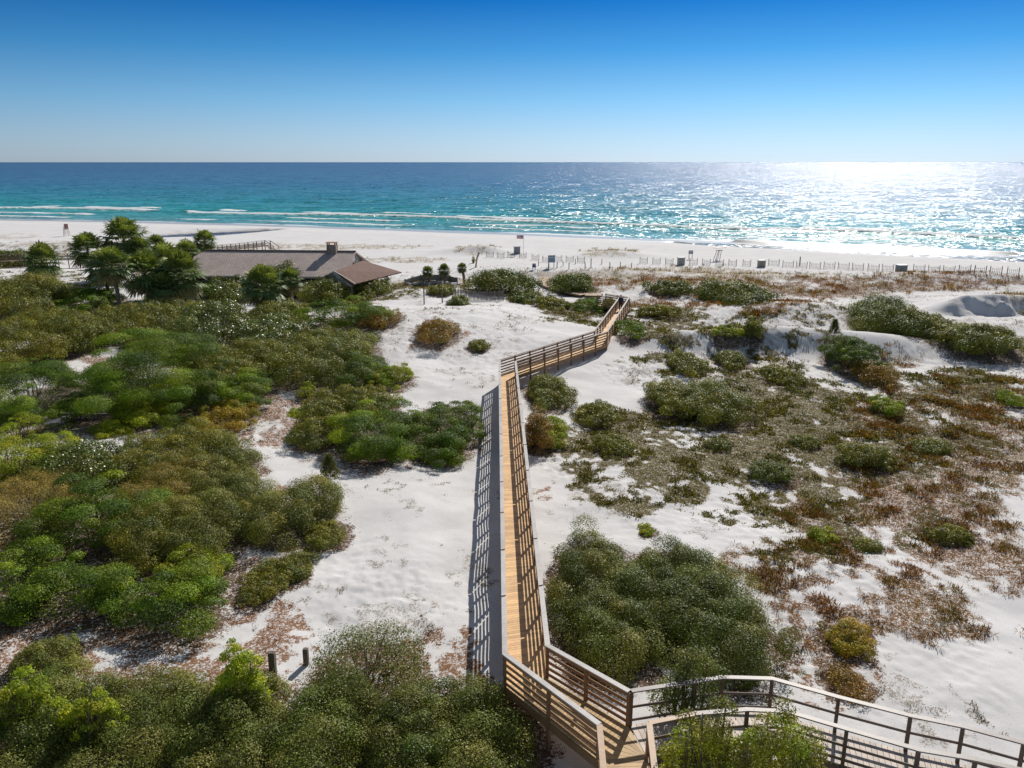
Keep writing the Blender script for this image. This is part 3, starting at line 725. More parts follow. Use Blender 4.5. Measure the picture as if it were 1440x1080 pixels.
def palm(px, py, wpx, base_py, label, seed):
    b = gnd(px, base_py); dep = proj(b)[2][0]; R = wpx / 2 * dep / FPX * 1.45
    d = ray(px, py); t = b[1] / d[1]; hz = CAMZ + d[2] * t - b[2]
    hz = max(hz, R * .7)
    R *= (.88 + .28 * ((seed * 37) % 11) / 10)
    e = empty('palm_tree', b, seed * 1.3); tag(e, label, 'palm tree', None)
    g = np.random.default_rng(seed); lean = g.normal(0, .28, 2)
    s = MB((.2, .16, .12)); ns = 9
    pts = [(lean[0] * (i / ns) ** 2, lean[1] * (i / ns) ** 2, -.15 + (hz + .1) * i / ns) for i in range(ns + 1)]
    s.tube(pts, [.21 - .004 * i + .018 * (i % 2) for i in range(ns + 1)], 9); s.build('trunk', M_TRUNK, e, True)
    V, F, C = frond_mesh(R, 46, seed, z0=hz); V[:, :2] += lean
    mesh_from('crown', V, F, M_LEAF, e, tint=C)
    V, F, C = frond_mesh(R * .75, 9, seed + 50, dead=True, z0=hz); V[:, :2] += lean
    mesh_from('dead_fronds', V, F, M_GRASS, e, tint=C)
for i, a in enumerate([
 (75, 369, 50, 412, 'lone palm standing at the left of the sandy clearing'),
 (130, 353, 44, 398, 'palm with round dark crown at the left of the back palm group'),
 (184, 337, 48, 392, 'tallest back palm, its crown against the white beach'),
 (171, 375, 50, 448, 'palm with tall bare trunk in front of the palm group'),
 (211, 385, 52, 440, 'palm with glinting crown in the middle of the front palm cluster'),
 (257, 388, 50, 440, 'rightmost palm of the front cluster beside the house roof'),
 (234, 405, 40, 444, 'low palm tucked between the two front cluster palms'),
 (293, 340, 28, 372, 'small palm at the left end of the house ridge'),
 (226, 345, 30, 372, 'low palm between tallest back palm and old walkway'),
 (266, 357, 34, 384, 'low bushy palm left of the house roof'),
 (386, 404, 50, 446, 'left palm of the pair in front of the house'),
 (412, 394, 34, 440, 'right palm of the pair in front of the house'),
 (604, 382, 15, 399, 'left of the three small palms by the stone terrace'),
 (626, 380, 14, 399, 'middle of the three small palms by the stone terrace'),
 (653, 377, 14, 398, 'right of the three small palms, nearest the big green dome'),
 (155, 376, 44, 428, 'short palm behind and left of the tall trunked palm'),
 (238, 374, 44, 420, 'palm at the back of the front cluster, touching the left end of the roof'),
 (202, 352, 36, 395, 'palm half hidden behind the tall trunked one')]):
    palm(*a, seed=i + 3)
def fan_palmetto(px, py, wpx, label, seed):
    b = gnd(px, py); dep = proj(b)[2][0]; e = empty('palmetto', b); tag(e, label, 'palmetto')
    V, F, C = frond_mesh(wpx / 2 * dep / FPX, 14, seed, z0=.25); V[:, 2] = np.abs(V[:, 2]); C = C * 1.5
    mesh_from('fronds', V, F, M_LEAF, e, tint=C)
    s = MB(); s.tube([(0, 0, -.1), (0, 0, .3)], .1, 6); s.build('trunk', M_TRUNK, e)
fan_palmetto(196, 444, 44, 'pale green palmetto at the foot of the tall trunked palm', 71)
fan_palmetto(108, 424, 30, 'yellow-green palmetto by the bush left of the palm cluster', 72)
fan_palmetto(10, 430, 30, 'palmetto in the brush at the left edge', 73)

# ------------------------------------------------------------------ ground cover geometry (uncountable)
def scatter(kind, n, dmin=18, dmax=150):
    """candidate points with density ~ 1/distance^1.7, accepted by the cover field"""
    g = RG; d = dmin * (dmax / dmin) ** g.random(n); a = g.uniform(-.60, .60, n)
    x = d * np.sin(a) * 1.15; y = d * np.cos(a)
    m = cover(kind, x, y); ok = g.random(n) < m
    return x[ok], y[ok], d[ok], g
def tufts(kind, n, pal, nb, hgt, spread, name, label, cat, mat, dmax=150, flat=.2, wr=.1):
    x, y, d, g = scatter(kind, n, dmax=dmax)
    m = len(x); z = height(x, y) + micro(x, y)
    sc = np.clip(d / 45, .75, 1.9)
    X = np.repeat(x, nb); Y = np.repeat(y, nb); Z = np.repeat(z, nb); Sx = np.repeat(sc, nb); k = len(X)
    pal = np.array(pal); tone = (fbm(x * .25, y * .25, 3, 333) * len(pal) * 1.6 - .3 * len(pal) + g.normal(0, .7, m))
    tc = pal[np.clip(tone.astype(int), 0, len(pal) - 1)]
    ang = g.uniform(0, 6.283, k); r = g.random(k) * spread * Sx
    dirv = unit(np.stack([np.cos(ang), np.sin(ang), g.uniform(flat, 1.6, k)], 1))
    B = np.stack([X + np.cos(ang) * r, Y + np.sin(ang) * r, Z - .01], 1)
    big = .6 + .75 * sstep((fbm(x * .9, y * .9, 2, 404) - .45) * 4)
    ln = hgt * Sx * np.repeat(big, nb) * g.uniform(.5, 1.3, k)
    # patches grow taller in their middles
    T = B + dirv * ln[:, None]; w = np.stack([-np.sin(ang), np.cos(ang), 0 * ang], 1) * (ln * wr)[:, None]
    Mid = (B + T) / 2 + np.array([0, 0, 1]) * (ln * .06)[:, None]
    V = np.stack([B, Mid + w, T, Mid - w], 1).reshape(-1, 3)
    c = np.repeat(tc, nb, 0) * (1 + g.normal(0, .22, k))[:, None]
    o = mesh_from(name, V, np.arange(4 * k).reshape(k, 4), mat, tint=np.repeat(np.clip(c, .01, .7), 4, 0))
    tag(o, label, cat, kind='stuff'); print(name, k)
OL = [(.16,.14,.035), (.11,.105,.03), (.20,.17,.05), (.08,.085,.03), (.14,.15,.08), (.14,.10,.035)]
RU = [(.22,.095,.035), (.27,.14,.05), (.13,.065,.03), (.28,.19,.06), (.14,.12,.035), (.2,.09,.035)]
ST = [(.30,.22,.10), (.24,.17,.08), (.36,.28,.15), (.17,.15,.06)]
tufts('mat', 230000, [tuple(np.array(c_) * (1.15, 1.14, .68)) for c_ in OL], 9, .10, .22, 'ground_cover', 'low olive mat of creeping plants spread over the sand', 'ground cover', M_MAT, flat=.05, wr=.26)
tufts('rust', 190000, [tuple(np.array(c_) * (1.12, 1.1, .7)) for c_ in RU], 9, .2, .2, 'rusty_grass', 'rusty brown dry grass patches over the dunes', 'grass', M_GRASS, flat=.5, wr=.07)
tufts('straw', 70000, ST, 8, .24, .2, 'beach_grass', 'straw coloured beach grass along the foredune', 'grass', M_GRASS, 190, .8, wr=.06)
tufts('specks', 150000, [(.17,.13,.08), (.11,.10,.05), (.13,.12,.06), (.2,.15,.1)], 4, .085, .09, 'sparse_sprigs', 'sparse dark sprigs and twigs dotting the open sand', 'ground cover', M_GRASS, flat=.15, wr=.16)
tufts('litter', 120000, [(.30,.14,.06), (.20,.09,.04), (.38,.22,.11), (.12,.07,.04)], 5, .06, .16, 'leaf_litter', 'orange brown fallen needles and leaves under the thickets', 'leaf litter', M_GRASS, 90, 0, wr=.22)

# ------------------------------------------------------------------ boardwalks
M_WOOD = attr_wood('new_timber'); M_CAP = attr_wood('weathered_cap', .5, .45)
GOLD = (.93, .60, .29); BROWN = (.46, .26, .12); CAPC = (.60, .56, .52); TAN = (.55, .35, .2); GREY = (.30, .26, .235)
CAP_Z = 2.2; DECK_Z = 1.05
def deck_strip(mb, L, R, z, pw=.14, th=.04, tint=None, lip=.0):
    for i in range(len(L) - 1):
        a, b, c, d = [np.array([*p[:2], z]) for p in (L[i], L[i+1], R[i+1], R[i])]
        ln = (np.linalg.norm(b - a) + np.linalg.norm(c - d)) / 2; n = max(2, int(ln / pw)); gap = .08
        for k in range(n):
            t0, t1 = (k + gap / 2) / n, (k + 1 - gap / 2) / n
            q = [a + (b - a) * t0, a + (b - a) * t1, d + (c - d) * t1, d + (c - d) * t0]
            if np.linalg.norm(q[0] - q[3]) < .02: continue
            dn = np.array([0, 0, th]); mb.hexa([p - dn for p in q][::-1], q[::-1], tint)
def rail_run(parent, pts, boards, post_gap, zt, zd, capw, capt, post_t, board_t, cap_mat=None, label=None, bh=.11, post_w=.1):
    """railing along pts (x,y): a mesh of boards with cap and posts as its children"""
    P = [np.array([p[0], p[1], 0]) for p in pts]
    mb = MB(board_t, .13)
    for a, b in zip(P[:-1], P[1:]):
        ln = np.linalg.norm(b - a); n = max(1, int(ln / 3.6 + .5))
        for zz in boards:
            for k in range(n):
                p, q = a + (b - a) * (k / n), a + (b - a) * ((k + 1) / n - .004)
                mb.beam(p + [0, 0, zd + zz + bh / 2], q + [0, 0, zd + zz + bh / 2], .022, bh)
    rl = mb.build('railing', M_WOOD, parent)
    if label: rl['label'] = label
    cp = MB(capt, .05)
    for i, (a, b) in enumerate(zip(P[:-1], P[1:])):   # mitred cap
        def off(j):
            p = P[j]; n1 = n2 = None
            if j > 0: v = P[j] - P[j-1]; n1 = unit(np.array([-v[1], v[0], 0]))
            if j < len(P) - 1: v = P[j+1] - P[j]; n2 = unit(np.array([-v[1], v[0], 0]))
            n = n1 if n2 is None else n2 if n1 is None else unit(n1 + n2)
            c = 1 if n1 is None or n2 is None else max(.5, float(np.dot(n, n1)))
            return n * capw / 2 / c
        A, B = off(i), off(i + 1); z0 = np.array([0, 0, zt - .04]); z1 = np.array([0, 0, zt])
        ln = np.linalg.norm(b - a); n = max(1, int(ln / 3.6 + .5))
        for k in range(n):
            t0, t1 = k / n, (k + 1) / n - (.003 if k < n - 1 else 0)
            p, q = a + (b - a) * t0, a + (b - a) * t1; Ap, Aq = A + (B - A) * t0, A + (B - A) * t1
            cp.hexa([p - Ap + z0, q - Aq + z0, q + Aq + z0, p + Ap + z0], [p - Ap + z1, q - Aq + z1, q + Aq + z1, p + Ap + z1])
    cp.build('cap', cap_mat or M_CAP, rl)
    for i, (a, b) in enumerate(zip(P[:-1], P[1:])):
        ln = np.linalg.norm(b - a); n = max(1, int(round(ln / post_gap)))
        for k in range(n + (1 if i == len(P) - 2 else 0)):
            p = a + (b - a) * (k / n); gz = float(height(p[0], p[1])) - .3
            m = MB(post_t, .1); rz = math.atan2(b[1] - a[1], b[0] - a[0])
            m.box((p[0], p[1], (gz + zt - .045) / 2), (post_w, post_w, zt - .045 - gz), rz); m.build('post', M_WOOD, rl)
    return rl
def w2(L, z): return [pz(x, y, z)[:2] for x, y in L]
L = w2([(856, 1160), (843, 1018), (710, 919), (702.5, 506), (836, 465), (871, 418), (840, 415)], CAP_Z)
R = w2([(885, 971.5), (770, 907), (725, 508), (854, 466), (885, 417.5), (852, 412.6)], CAP_Z)
RN = w2([(930, 1160), (913, 1016)], CAP_Z)
bw = empty('boardwalk', (L[2][0], L[2][1], 0)); bw_loc = Vector(bw.location)
tag(bw, 'long new golden timber boardwalk with railings zigzagging over the dunes to the beach', 'boardwalk')
# sag the far end of the deck slightly below the near end is not needed: caps are level
dk = MB(GOLD, .2)
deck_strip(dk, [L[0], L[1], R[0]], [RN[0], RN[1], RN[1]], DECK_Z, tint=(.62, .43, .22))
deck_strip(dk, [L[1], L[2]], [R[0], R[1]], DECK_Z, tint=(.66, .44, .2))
deck_strip(dk, L[2:], R[1:], DECK_Z)
def sub(o):  # keep world placement while the root stands at its base
    o.matrix_parent_inverse = Matrix.Translation(-bw_loc)
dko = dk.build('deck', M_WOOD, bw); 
st = MB(BROWN, .1)
for Q in (L, R, RN):
    for a, b in zip(Q[:-1], Q[1:]):
        st.beam((a[0], a[1], DECK_Z - .17), (b[0], b[1], DECK_Z - .17), .05, .25)
st.build('stringer', M_WOOD, bw)
B5 = [.06, .28, .50, .72, .94]
rail_run(bw, L[1:4], B5, 1.85, CAP_Z, DECK_Z, .17, CAPC, (.36, .21, .10), BROWN)
rail_run(bw, L[3:], B5, 1.9, CAP_Z, DECK_Z, .16, (.40, .30, .22), (.36, .21, .11), (.38, .22, .11))
rail_run(bw, R[0:3], B5, 1.85, CAP_Z, DECK_Z, .17, CAPC, (.32, .18, .08), (.36, .20, .09))
rail_run(bw, R[2:], B5, 1.9, CAP_Z, DECK_Z, .16, (.42, .34, .27), (.30, .18, .1), (.36, .21, .11))
rail_run(bw, L[0:2], B5, 1.6, CAP_Z - .004, DECK_Z, .16, TAN, TAN, BROWN)
for o in list(bw.children): sub(o)
# grey walkway
FAR = w2([(977, 957.6), (1016, 951.7), (1086, 953.7), (1179.5, 979.7), (1280.6, 1005.8), (1354.5, 1021), (1440, 1044), (1540, 1072)], CAP_Z)
NEAR = w2([(977, 1003), (1051, 997), (1107.5, 1000), (1191, 1024.5), (1292, 1053.6), (1372, 1067), (1440, 1083), (1540, 1113)], CAP_Z)
FAR = [R[0] + (FAR[0] - R[0]) * .03] + FAR; NEAR = [RN[1]] + NEAR
gw = empty('grey_walkway', (FAR[1][0], FAR[1][1], 0)); bw_loc = Vector(gw.location)
tag(gw, 'weathered grey walkway with open rails curving off to the lower right', 'walkway')
dk = MB((.66, .56, .47), .14)
NE = [NEAR[0]] + NEAR[1:]
deck_strip(dk, FAR, NE, DECK_Z + .003); dk.build('deck', M_WOOD, gw)
st = MB((.25, .2, .17), .1)
for Q in (FAR, NE):
    for a, b in zip(Q[:-1], Q[1:]): st.beam((a[0], a[1], DECK_Z - .17), (b[0], b[1], DECK_Z - .17), .05, .24)
st.build('stringer', M_WOOD, gw)
rail_run(gw, FAR, [.12, .56], 1.75, CAP_Z + .003, DECK_Z, .16, (.33, .28, .25), (.2, .145, .11), (.25, .19, .155), bh=.08)
rail_run(gw, NEAR[1:], [.12, .56], 1.75, CAP_Z + .003, DECK_Z, .16, (.32, .27, .24), (.2, .145, .11), (.27, .21, .17), bh=.08)
rail_run(gw, [RN[0], RN[1]], [.12, .56], 1.6, CAP_Z, DECK_Z, .16, TAN, TAN, (.4, .26, .15), bh=.09)
rail_run(gw, NEAR[0:2], [.12, .56], 1.6, CAP_Z - .003, DECK_Z, .16, TAN, TAN, (.3, .21, .14), bh=.09)
for o in list(gw.children): sub(o)
# beach footpath of boards laid on the sand
pth = [(846, 417.5), (824, 417), (800, 412.5), (784, 408), (772, 403.5), (764, 398), (768, 392)]
A = [gnd(x, y) for x, y in pth]
fp = empty('sand_level_boardwalk', A[1]); bw_loc = Vector(fp.location)
tag(fp, 'flat tan board path laid on the sand from the boardwalk end towards the beach', 'board path')
m = MB((.52, .36, .22), .12)
for i in range(len(A) - 1):
    a, b = A[i], A[i+1]; 
    za = max(float(height(a[0], a[1])), -9) + .3; zb = float(height(b[0], b[1])) + .3
    n = np.array([-(b - a)[1], (b - a)[0], 0]); n = unit(n) * .95; ln = np.linalg.norm((b - a)[:2]); k = max(2, int(ln / .16))
    for j in range(k):
        t0, t1 = (j + .04) / k, (j + .96) / k; p = a + (b - a) * t0; q = a + (b - a) * t1; p[2] = za + (zb - za) * t0; q[2] = za + (zb - za) * t1
        dn = np.array([0, 0, .05]); m.hexa([p - n - dn, q - n - dn, q + n - dn, p + n - dn], [p - n, q - n, q + n, p + n])
m.build('planks', M_WOOD, fp)
m = MB((.3, .2, .12), .1)
for i in range(len(A) - 1):
    a, b = A[i].copy(), A[i+1].copy(); n = unit(np.array([-(b - a)[1], (b - a)[0], 0])) * .9
    a[2] = float(height(a[0], a[1])) + .16; b[2] = float(height(b[0], b[1])) + .16
    m.beam(a + n, b + n, .06, .2); m.beam(a - n, b - n, .06, .2)
m.build('stringer', M_WOOD, fp)
for o in list(fp.children): sub(o)
# old brown walkways on the left
def old_walk(pxs, ztop, name, label, gap=2.0, stairs=False):
    g0 = gnd(*pxs[0]); P = w2(pxs, ztop); r = empty(name, (P[0][0], P[0][1], 0)); loc = Vector(r.location); tag(r, label, 'walkway')
    Lq, Rq = [], []
    for i, p in enumerate(P):
        d = P[min(i+1, len(P)-1)] - P[max(i-1, 0)]; n = unit(np.array([-d[1], d[0]])) * .8; Lq.append(p + n); Rq.append(p - n)
    dk = MB((.3, .22, .16), .15); deck_strip(dk, Lq, Rq, ztop - 1.05, pw=.3); d1 = dk.build('deck', M_WOOD, r)
    rs = [rail_run(r, Lq, [.12, .5], gap, ztop, ztop - 1.05, .16, (.3, .23, .18), (.2, .14, .1), (.2, .14, .1), bh=.12, post_w=.13),
          rail_run(r, Rq, [.12, .5], gap, ztop, ztop - 1.05, .16, (.3, .23, .18), (.2, .14, .1), (.2, .14, .1), bh=.12, post_w=.13)]
    if stairs:
        e = P[-1]; d = unit(P[-1] - P[-2]); m = MB((.25, .18, .14), .1)
        for k in range(7):
            c = e + d * (.15 + k * .3); m.box((c[0], c[1], ztop - 1.2 - k * .2), (.3, 1.5, .05), math.atan2(d[1], d[0]))
        for sgn in (-.8, .8):
            n = np.array([-d[1], d[0]]) * sgn; a = e + n; b = e + d * 2.4 + n
            m.beam((a[0], a[1], ztop - .03), (b[0], b[1], ztop - 1.45), .12, .1); m.box((b[0], b[1], ztop - 2.0), (.12, .12, 1.2))
        m.build('stairs', M_WOOD, r)
    for o in list(r.children): o.matrix_parent_inverse = Matrix.Translation(-loc)
old_walk([(-30, 360), (28, 357), (78, 357), (112, 356), (150, 352)], 1.3, 'old_walkway', 'old brown walkway with rails at left behind the lone palm', 2.4)
old_walk([(222, 352), (290, 346.5), (340, 342), (376, 338)], .7, 'beach_access_walkway', 'old brown walkway with steps down to the beach behind the house', 2.2, True)

# ------------------------------------------------------------------ house
def roof_mat(name, c1, c2, c3):
    m, t, o = nt(name); g = G(t); tc = g.n('TexCoord').outputs['Object']
    br = g.n('TexBrick', {'offset': .5}, Vector=tc, Color1=c1, Color2=c2, Mortar=c3, Scale=1.0, Mortar__Size=.03, Brick__Width=.34, Row__Height=.30, Bias=-.2)
    n = g.noise(tc, .5, 5, .6); n2 = g.noise(tc, 4, 4, .7)
    c = g.mix(g.ramp(n, [(.35, (0, 0, 0)), (.7, (.55,) * 3)]), br.outputs[0], c3)
    c = g.mix(.6, c, g.ramp(n2, [(.3, (.55,) * 3), (.7, (1, 1, 1))]), 'MULTIPLY')
    b = g.n('BsdfPrincipled', Base__Color=c, Roughness=.85); b.inputs['Specular IOR Level'].default_value = .2
    g.put(b.inputs['Normal'], g.n('Bump', Strength=.6, Distance=.03, Height=br.outputs[1]).outputs[0])
    t.links.new(b.outputs[0], o.inputs[0]); return m
M_ROOF = roof_mat('cedar_shingles', (.80, .66, .58), (.62, .50, .44), (.40, .33, .30))
M_ROOF2 = roof_mat('brown_shingles', (.30, .17, .13), (.23, .13, .10), (.15, .09, .07))
M_WALLH = principled('brown_board_wall', (.10, .075, .06), .8, .2, .25, 3)
M_GABLE = principled('pale_gable', (.42, .41, .38), .7, .2, .15, 3)
M_TRIM = principled('trim_paint', (.55, .5, .46), .6, .3, .1, 4)
M_STONE = principled('stone_masonry', (.30, .25, .2), .85, .2, .4, 4, .5)
M_GLASS = principled('window_glass', (.03, .04, .05), .08, .6)
def slab(name, pts, th, mat, parent):   # polygon roof slab with real thickness, pts counter-clockwise from above
    n = len(pts); pts = [Vector(p) for p in pts]; nn = (pts[1] - pts[0]).cross(pts[2] - pts[0]).normalized()
    if nn.z < 0: nn = -nn
    V = [tuple(p) for p in pts] + [tuple(p - nn * th) for p in pts]
    F = [tuple(range(n)), tuple(range(2 * n - 1, n - 1, -1))] + [(i, i + n, (i + 1) % n + n, (i + 1) % n) for i in range(n)]
    me = bpy.data.meshes.new(name); me.from_pydata(V, [], F); me.materials.append(mat); me.update()
    o = bpy.data.objects.new(name, me); COL.objects.link(o); o.parent = parent; return o
RZ, EZ = 5.2, 2.7
p0 = pz(291, 352, RZ); p1 = pz(500, 353.5, RZ); ang = math.atan2(p1[1] - p0[1], p1[0] - p0[0]); HL = float(np.linalg.norm(p1 - p0))
hs = empty('beach_house', (p0[0], p0[1], 0), ang); tag(hs, 'long low beach house with weathered grey shingle roof behind the left thicket', 'house')
HW = 6.8; o_ = 1.1
rf = slab('roof', [(-o_, -1.8, RZ - .66), (0.9 - o_, -HW, EZ), (HL + .6, -HW, EZ), (HL, 0, RZ), (0, 0, RZ)], .18, M_ROOF, hs)
rb = slab('roof', [(HL, .003, RZ), (HL + .6, HW, EZ), (-.6, HW, EZ), (0, .003, RZ)], .18, M_ROOF, hs)
lf = slab('roof', [(-.003, 0, RZ), (-.6, HW, EZ), (-2.6, 1.5, EZ), (-o_ - .003, -1.8, RZ - .66)], .15, M_ROOF2, hs)
lf['label'] = 'reddish end slope of the roof'
c = MB((.16, .14, .14)); c.beam((-.05, 0, RZ + .05), (HL + .05, 0, RZ + .05), .3, .12); c.build('ridge_cap', M_ROOF2, rf)
w = MB(); w.box((HL / 2, 0, 1.25), (HL - .4, 2 * HW - 1.8, 2.6)); wo = w.build('wall', M_WALLH, hs)
fa = MB(); fa.beam((1.0 - o_, -HW - .02, EZ - .12), (HL + .6, -HW - .02, EZ - .12), .05, .2); fa.build('fascia', M_TRIM, hs)
for k in range(7):
    x = 2.2 + k * 2.6
    wd = MB(); wd.box((x, -HW + .89, 1.35), (1.3, .06, 1.2)); wn = wd.build('window', M_TRIM, hs)
    pn = MB(); pn.box((x, -HW + .85, 1.35), (1.1, .05, 1.0)); pn.build('pane', M_GLASS, wn)
dr = MB(); dr.box((9.0, -HW + .88, 1.05), (1.0, .08, 2.1)); do = dr.build('door', principled('door_paint', (.2, .14, .1), .6), hs)
hd = MB(); hd.box((9.35, -HW + .81, 1.05), (.06, .08, .14)); hd.build('handle', M_TRIM, do)
gb = MB(); gb.hexa([(HL - .25, -HW + 1.2, 2.55), (HL - .15, -HW + 1.2, 2.55), (HL - .15, HW - 1.2, 2.55), (HL - .25, HW - 1.2, 2.55)],
                   [(HL - .25, -.15, RZ - .25), (HL - .15, -.15, RZ - .25), (HL - .15, .15, RZ - .25), (HL - .25, .15, RZ - .25)])
gb.build('gable', M_GABLE, hs)
for k in (-3, -1, 1, 3):
    m = MB(); m.box((HL - .12, k * .9, 3.3), (.06, 1.2, .9 if abs(k) > 1 else 1.4)); m.build('window', M_GLASS, hs)
cx = (pz(469, 353, RZ) - p0); cl = float(np.hypot(cx[0], cx[1]))
ch = MB(); ch.box((cl, -.3, 5.1), (1.25, 1.1, 1.9)); co = ch.build('chimney', M_STONE, rf)
cc = MB(); 
for sx in (-.5, .5):
    for sy in (-.42, .42): cc.box((cl + sx, -.3 + sy, 6.2), (.14, .14, .32))
cc.box((cl, -.3, 6.4), (1.4, 1.25, .1)); co2 = cc.build('chimney_cap', principled('chimney_cap_stone', (.42, .24, .16), .8, .2, .2, 4), rf)
# brown roofed wing
a = pz(470, 381, 3.9); b = pz(512, 366, 3.9); wl = float(np.linalg.norm(b - a)); wl = min(wl, 11)
wa = math.atan2(b[1] - a[1], b[0] - a[0])
wg = empty('house_wing', (a[0], a[1], 0), wa); tag(wg, 'small square wing with reddish brown roof at the right end of the house', 'house wing')
WH = 2.6; we = 2.4
r1 = slab('roof', [(0, -.003, 3.9), (-.4, -WH, we), (wl + .4, -WH - 2.6, we), (wl, -.003, 3.9)], .16, M_ROOF2, wg)
r2 = slab('roof', [(wl, .003, 3.9), (wl + .4, WH, we), (-.4, WH, we), (0, .003, 3.9)], .16, M_ROOF2, wg)
m = MB(); m.box((wl / 2 + .2, 0, 1.0), (wl - .6, 2 * WH - 1.4, 2.2)); m.build('wall', M_WALLH, wg)
m = MB(); m.hexa([(-.02, -WH + .3, 2.05), (.1, -WH + .3, 2.05), (.1, WH - .3, 2.05), (-.02, WH - .3, 2.05)], [(-.02, -.1, 3.7), (.1, -.1, 3.7), (.1, .1, 3.7), (-.02, .1, 3.7)]); m.build('gable', M_GABLE, wg)
m = MB(); m.beam((-.06, -WH, we - .02), (-.06, 0, 3.86), .1, .16); m.beam((-.06, WH, we - .02), (-.06, 0, 3.86), .1, .16); m.build('rake_trim', M_TRIM, wg)
for k in (-1.6, 0, 1.6):
    m = MB(); m.box((.42, k, 1.3), (.08, .9, 1.1)); m.build('window', M_GLASS, wg)
m = MB(); m.box((-.9, -WH + .2, 1.0), (.14, .14, 2.3)); m.build('porch_post', M_WALLH, wg)

# ------------------------------------------------------------------ person
def person(px, py, label):
    b = pz(px, py, DECK_Z); e = empty('person', (b[0], b[1], DECK_Z), math.radians(-12)); tag(e, label, 'person')
    skin = principled('skin', (.42, .27, .2), .6); coat = principled('jacket_cloth', (.045, .055, .09), .8, .2, .15, 10); trou = principled('trouser_cloth', (.025, .025, .032), .85)
    hairm = principled('hair', (.03, .022, .016), .6); shoe = principled('shoe', (.05, .045, .045), .6)
    def skinned(name, verts, edges, rad, mat, root=0):
        me = bpy.data.meshes.new(name); me.from_pydata(verts, edges, []); o = bpy.data.objects.new(name, me); COL.objects.link(o); o.parent = e
        md = o.modifiers.new('s', 'SKIN'); md.use_smooth_shade = True
        for i, r in enumerate(rad): me.skin_vertices[0].data[i].radius = (r, r) if not isinstance(r, tuple) else r
        me.skin_vertices[0].data[root].use_root = True
        sb = o.modifiers.new('u', 'SUBSURF'); sb.levels = sb.render_levels = 2; me.materials.append(mat); return o
    # pelvis, spine, neck, head; walking away, facing +y
    v = [(0, 0, .93), (0, .01, 1.1), (0, .02, 1.3), (0, .02, 1.45), (0, .03, 1.52), (0, .04, 1.62), (0, .05, 1.7),
         (.18, .02, 1.41), (.24, -.03, 1.14), (.25, .06, .90), (.25, .09, .80), (-.18, .02, 1.41), (-.24, .05, 1.14), (-.25, .14, .91), (-.25, .17, .81),
         (.09, 0, .88), (.10, .14, .50), (.10, .10, .10), (.10, .22, .04), (-.09, 0, .88), (-.10, -.04, .50), (-.10, -.24, .12), (-.10, -.14, .04)]
    ed = [(0,1),(1,2),(2,3),(3,4),(4,5),(5,6),(3,7),(7,8),(8,9),(9,10),(3,11),(11,12),(12,13),(13,14),(0,15),(15,16),(16,17),(17,18),(0,19),(19,20),(20,21),(21,22)]
    ra = [(.15,.11),(.14,.1),(.16,.11),(.13,.09),.055,.085,.07,.065,.045,.035,.03,.065,.045,.035,.03,.085,.06,.045,.04,.085,.06,.045,.04]
    skinned('body', v, ed, ra, skin)
    vi = [0,1,2,3,7,8,9,11,12,13]; mp = {k: i for i, k in enumerate(vi)}
    skinned('jacket', [v[i] for i in vi], [(mp[a_], mp[b_]) for a_, b_ in ed if a_ in mp and b_ in mp], [(.19,.15),(.175,.135),(.19,.14),(.15,.11),.085,.068,.055,.085,.068,.055], coat)
    vi = [0,15,16,17,19,20,21]; mp = {k: i for i, k in enumerate(vi)}
    skinned('trousers', [v[i] for i in vi], [(mp[a_], mp[b_]) for a_, b_ in ed if a_ in mp and b_ in mp], [(.165,.12),.105,.08,.065,.105,.08,.065], trou)
    skinned('hair', [(0, .02, 1.60), (0, .03, 1.70), (0, .05, 1.745)], [(0,1),(1,2)], [.07,.1,.06], hairm)
    for s_, p_, q_ in ((1, (.10, .06, .05), (.10, .24, .045)), (-1, (-.10, -.28, .09), (-.10, -.12, .045))):
        skinned('shoe', [p_, q_], [(0, 1)], [.055, .045], shoe)
    # fingers on each hand
    for sx, hx in ((1, v[10]), (-1, v[14])):
        V_, E_, R_ = [(hx[0], hx[1], hx[2] + .03)], [], [.028]
        for k in range(5):
            dy = (k - 2) * .018; n0 = len(V_); th = k == 4
            V_ += [(hx[0] - sx * .005, hx[1] + dy + (.02 if th else 0), hx[2] - (.01 if th else .03)), (hx[0] - sx * .02, hx[1] + dy * 1.1 + (.045 if th else .01), hx[2] - (.04 if th else .085 - abs(k - 1.5) * .008))]
            E_ += [(0, n0), (n0, n0 + 1)]; R_ += [.010, .008]
        skinned('hand', V_, E_, R_, skin)
person(872.5, 437, 'person in dark jacket and trousers walking away along the boardwalk')

# ------------------------------------------------------------------ timber pilings and poles
M_PILE = principled('grey_piling_wood', (.17, .14, .12), .85, .15, .35, 6, .4)
def piling(px, ytop, ybot, w, label, name='wooden_piling', rx=0, tint=None, ztop=None):
    b = gnd(px, ybot); d = ray(px, ytop); t = b[1] / d[1]; h = CAMZ + d[2] * t - b[2]
    e = empty(name, b); tag(e, label, 'post'); m = MB(); k = w / 2; c = .25 * k
    z = h
    m.hexa([(-k, -k, -.4), (k, -k, -.4), (k, k, -.4), (-k, k, -.4)], [(-k, -k, z - c), (k, -k, z - c), (k, k, z - c), (-k, k, z - c)])
    m.hexa([(-k, -k, z - c + .001), (k, -k, z - c + .001), (k, k, z - c + .001), (-k, k, z - c + .001)], [(-k + c, -k + c, z), (k - c, -k + c, z), (k - c, k - c, z), (-k + c, k - c, z)])
    m.build('post', M_PILE, e)
    m = MB((.1, .1, .1)); m.box((0, -k - .005, z * .8), (.03, .02, .03)); m.build('bolt', M_PILE, e)
piling(386, 917, 966, .20, 'tall square wooden piling rising from the front thicket')
piling(431, 912, 934, .17, 'short square wooden piling right of the tall one')
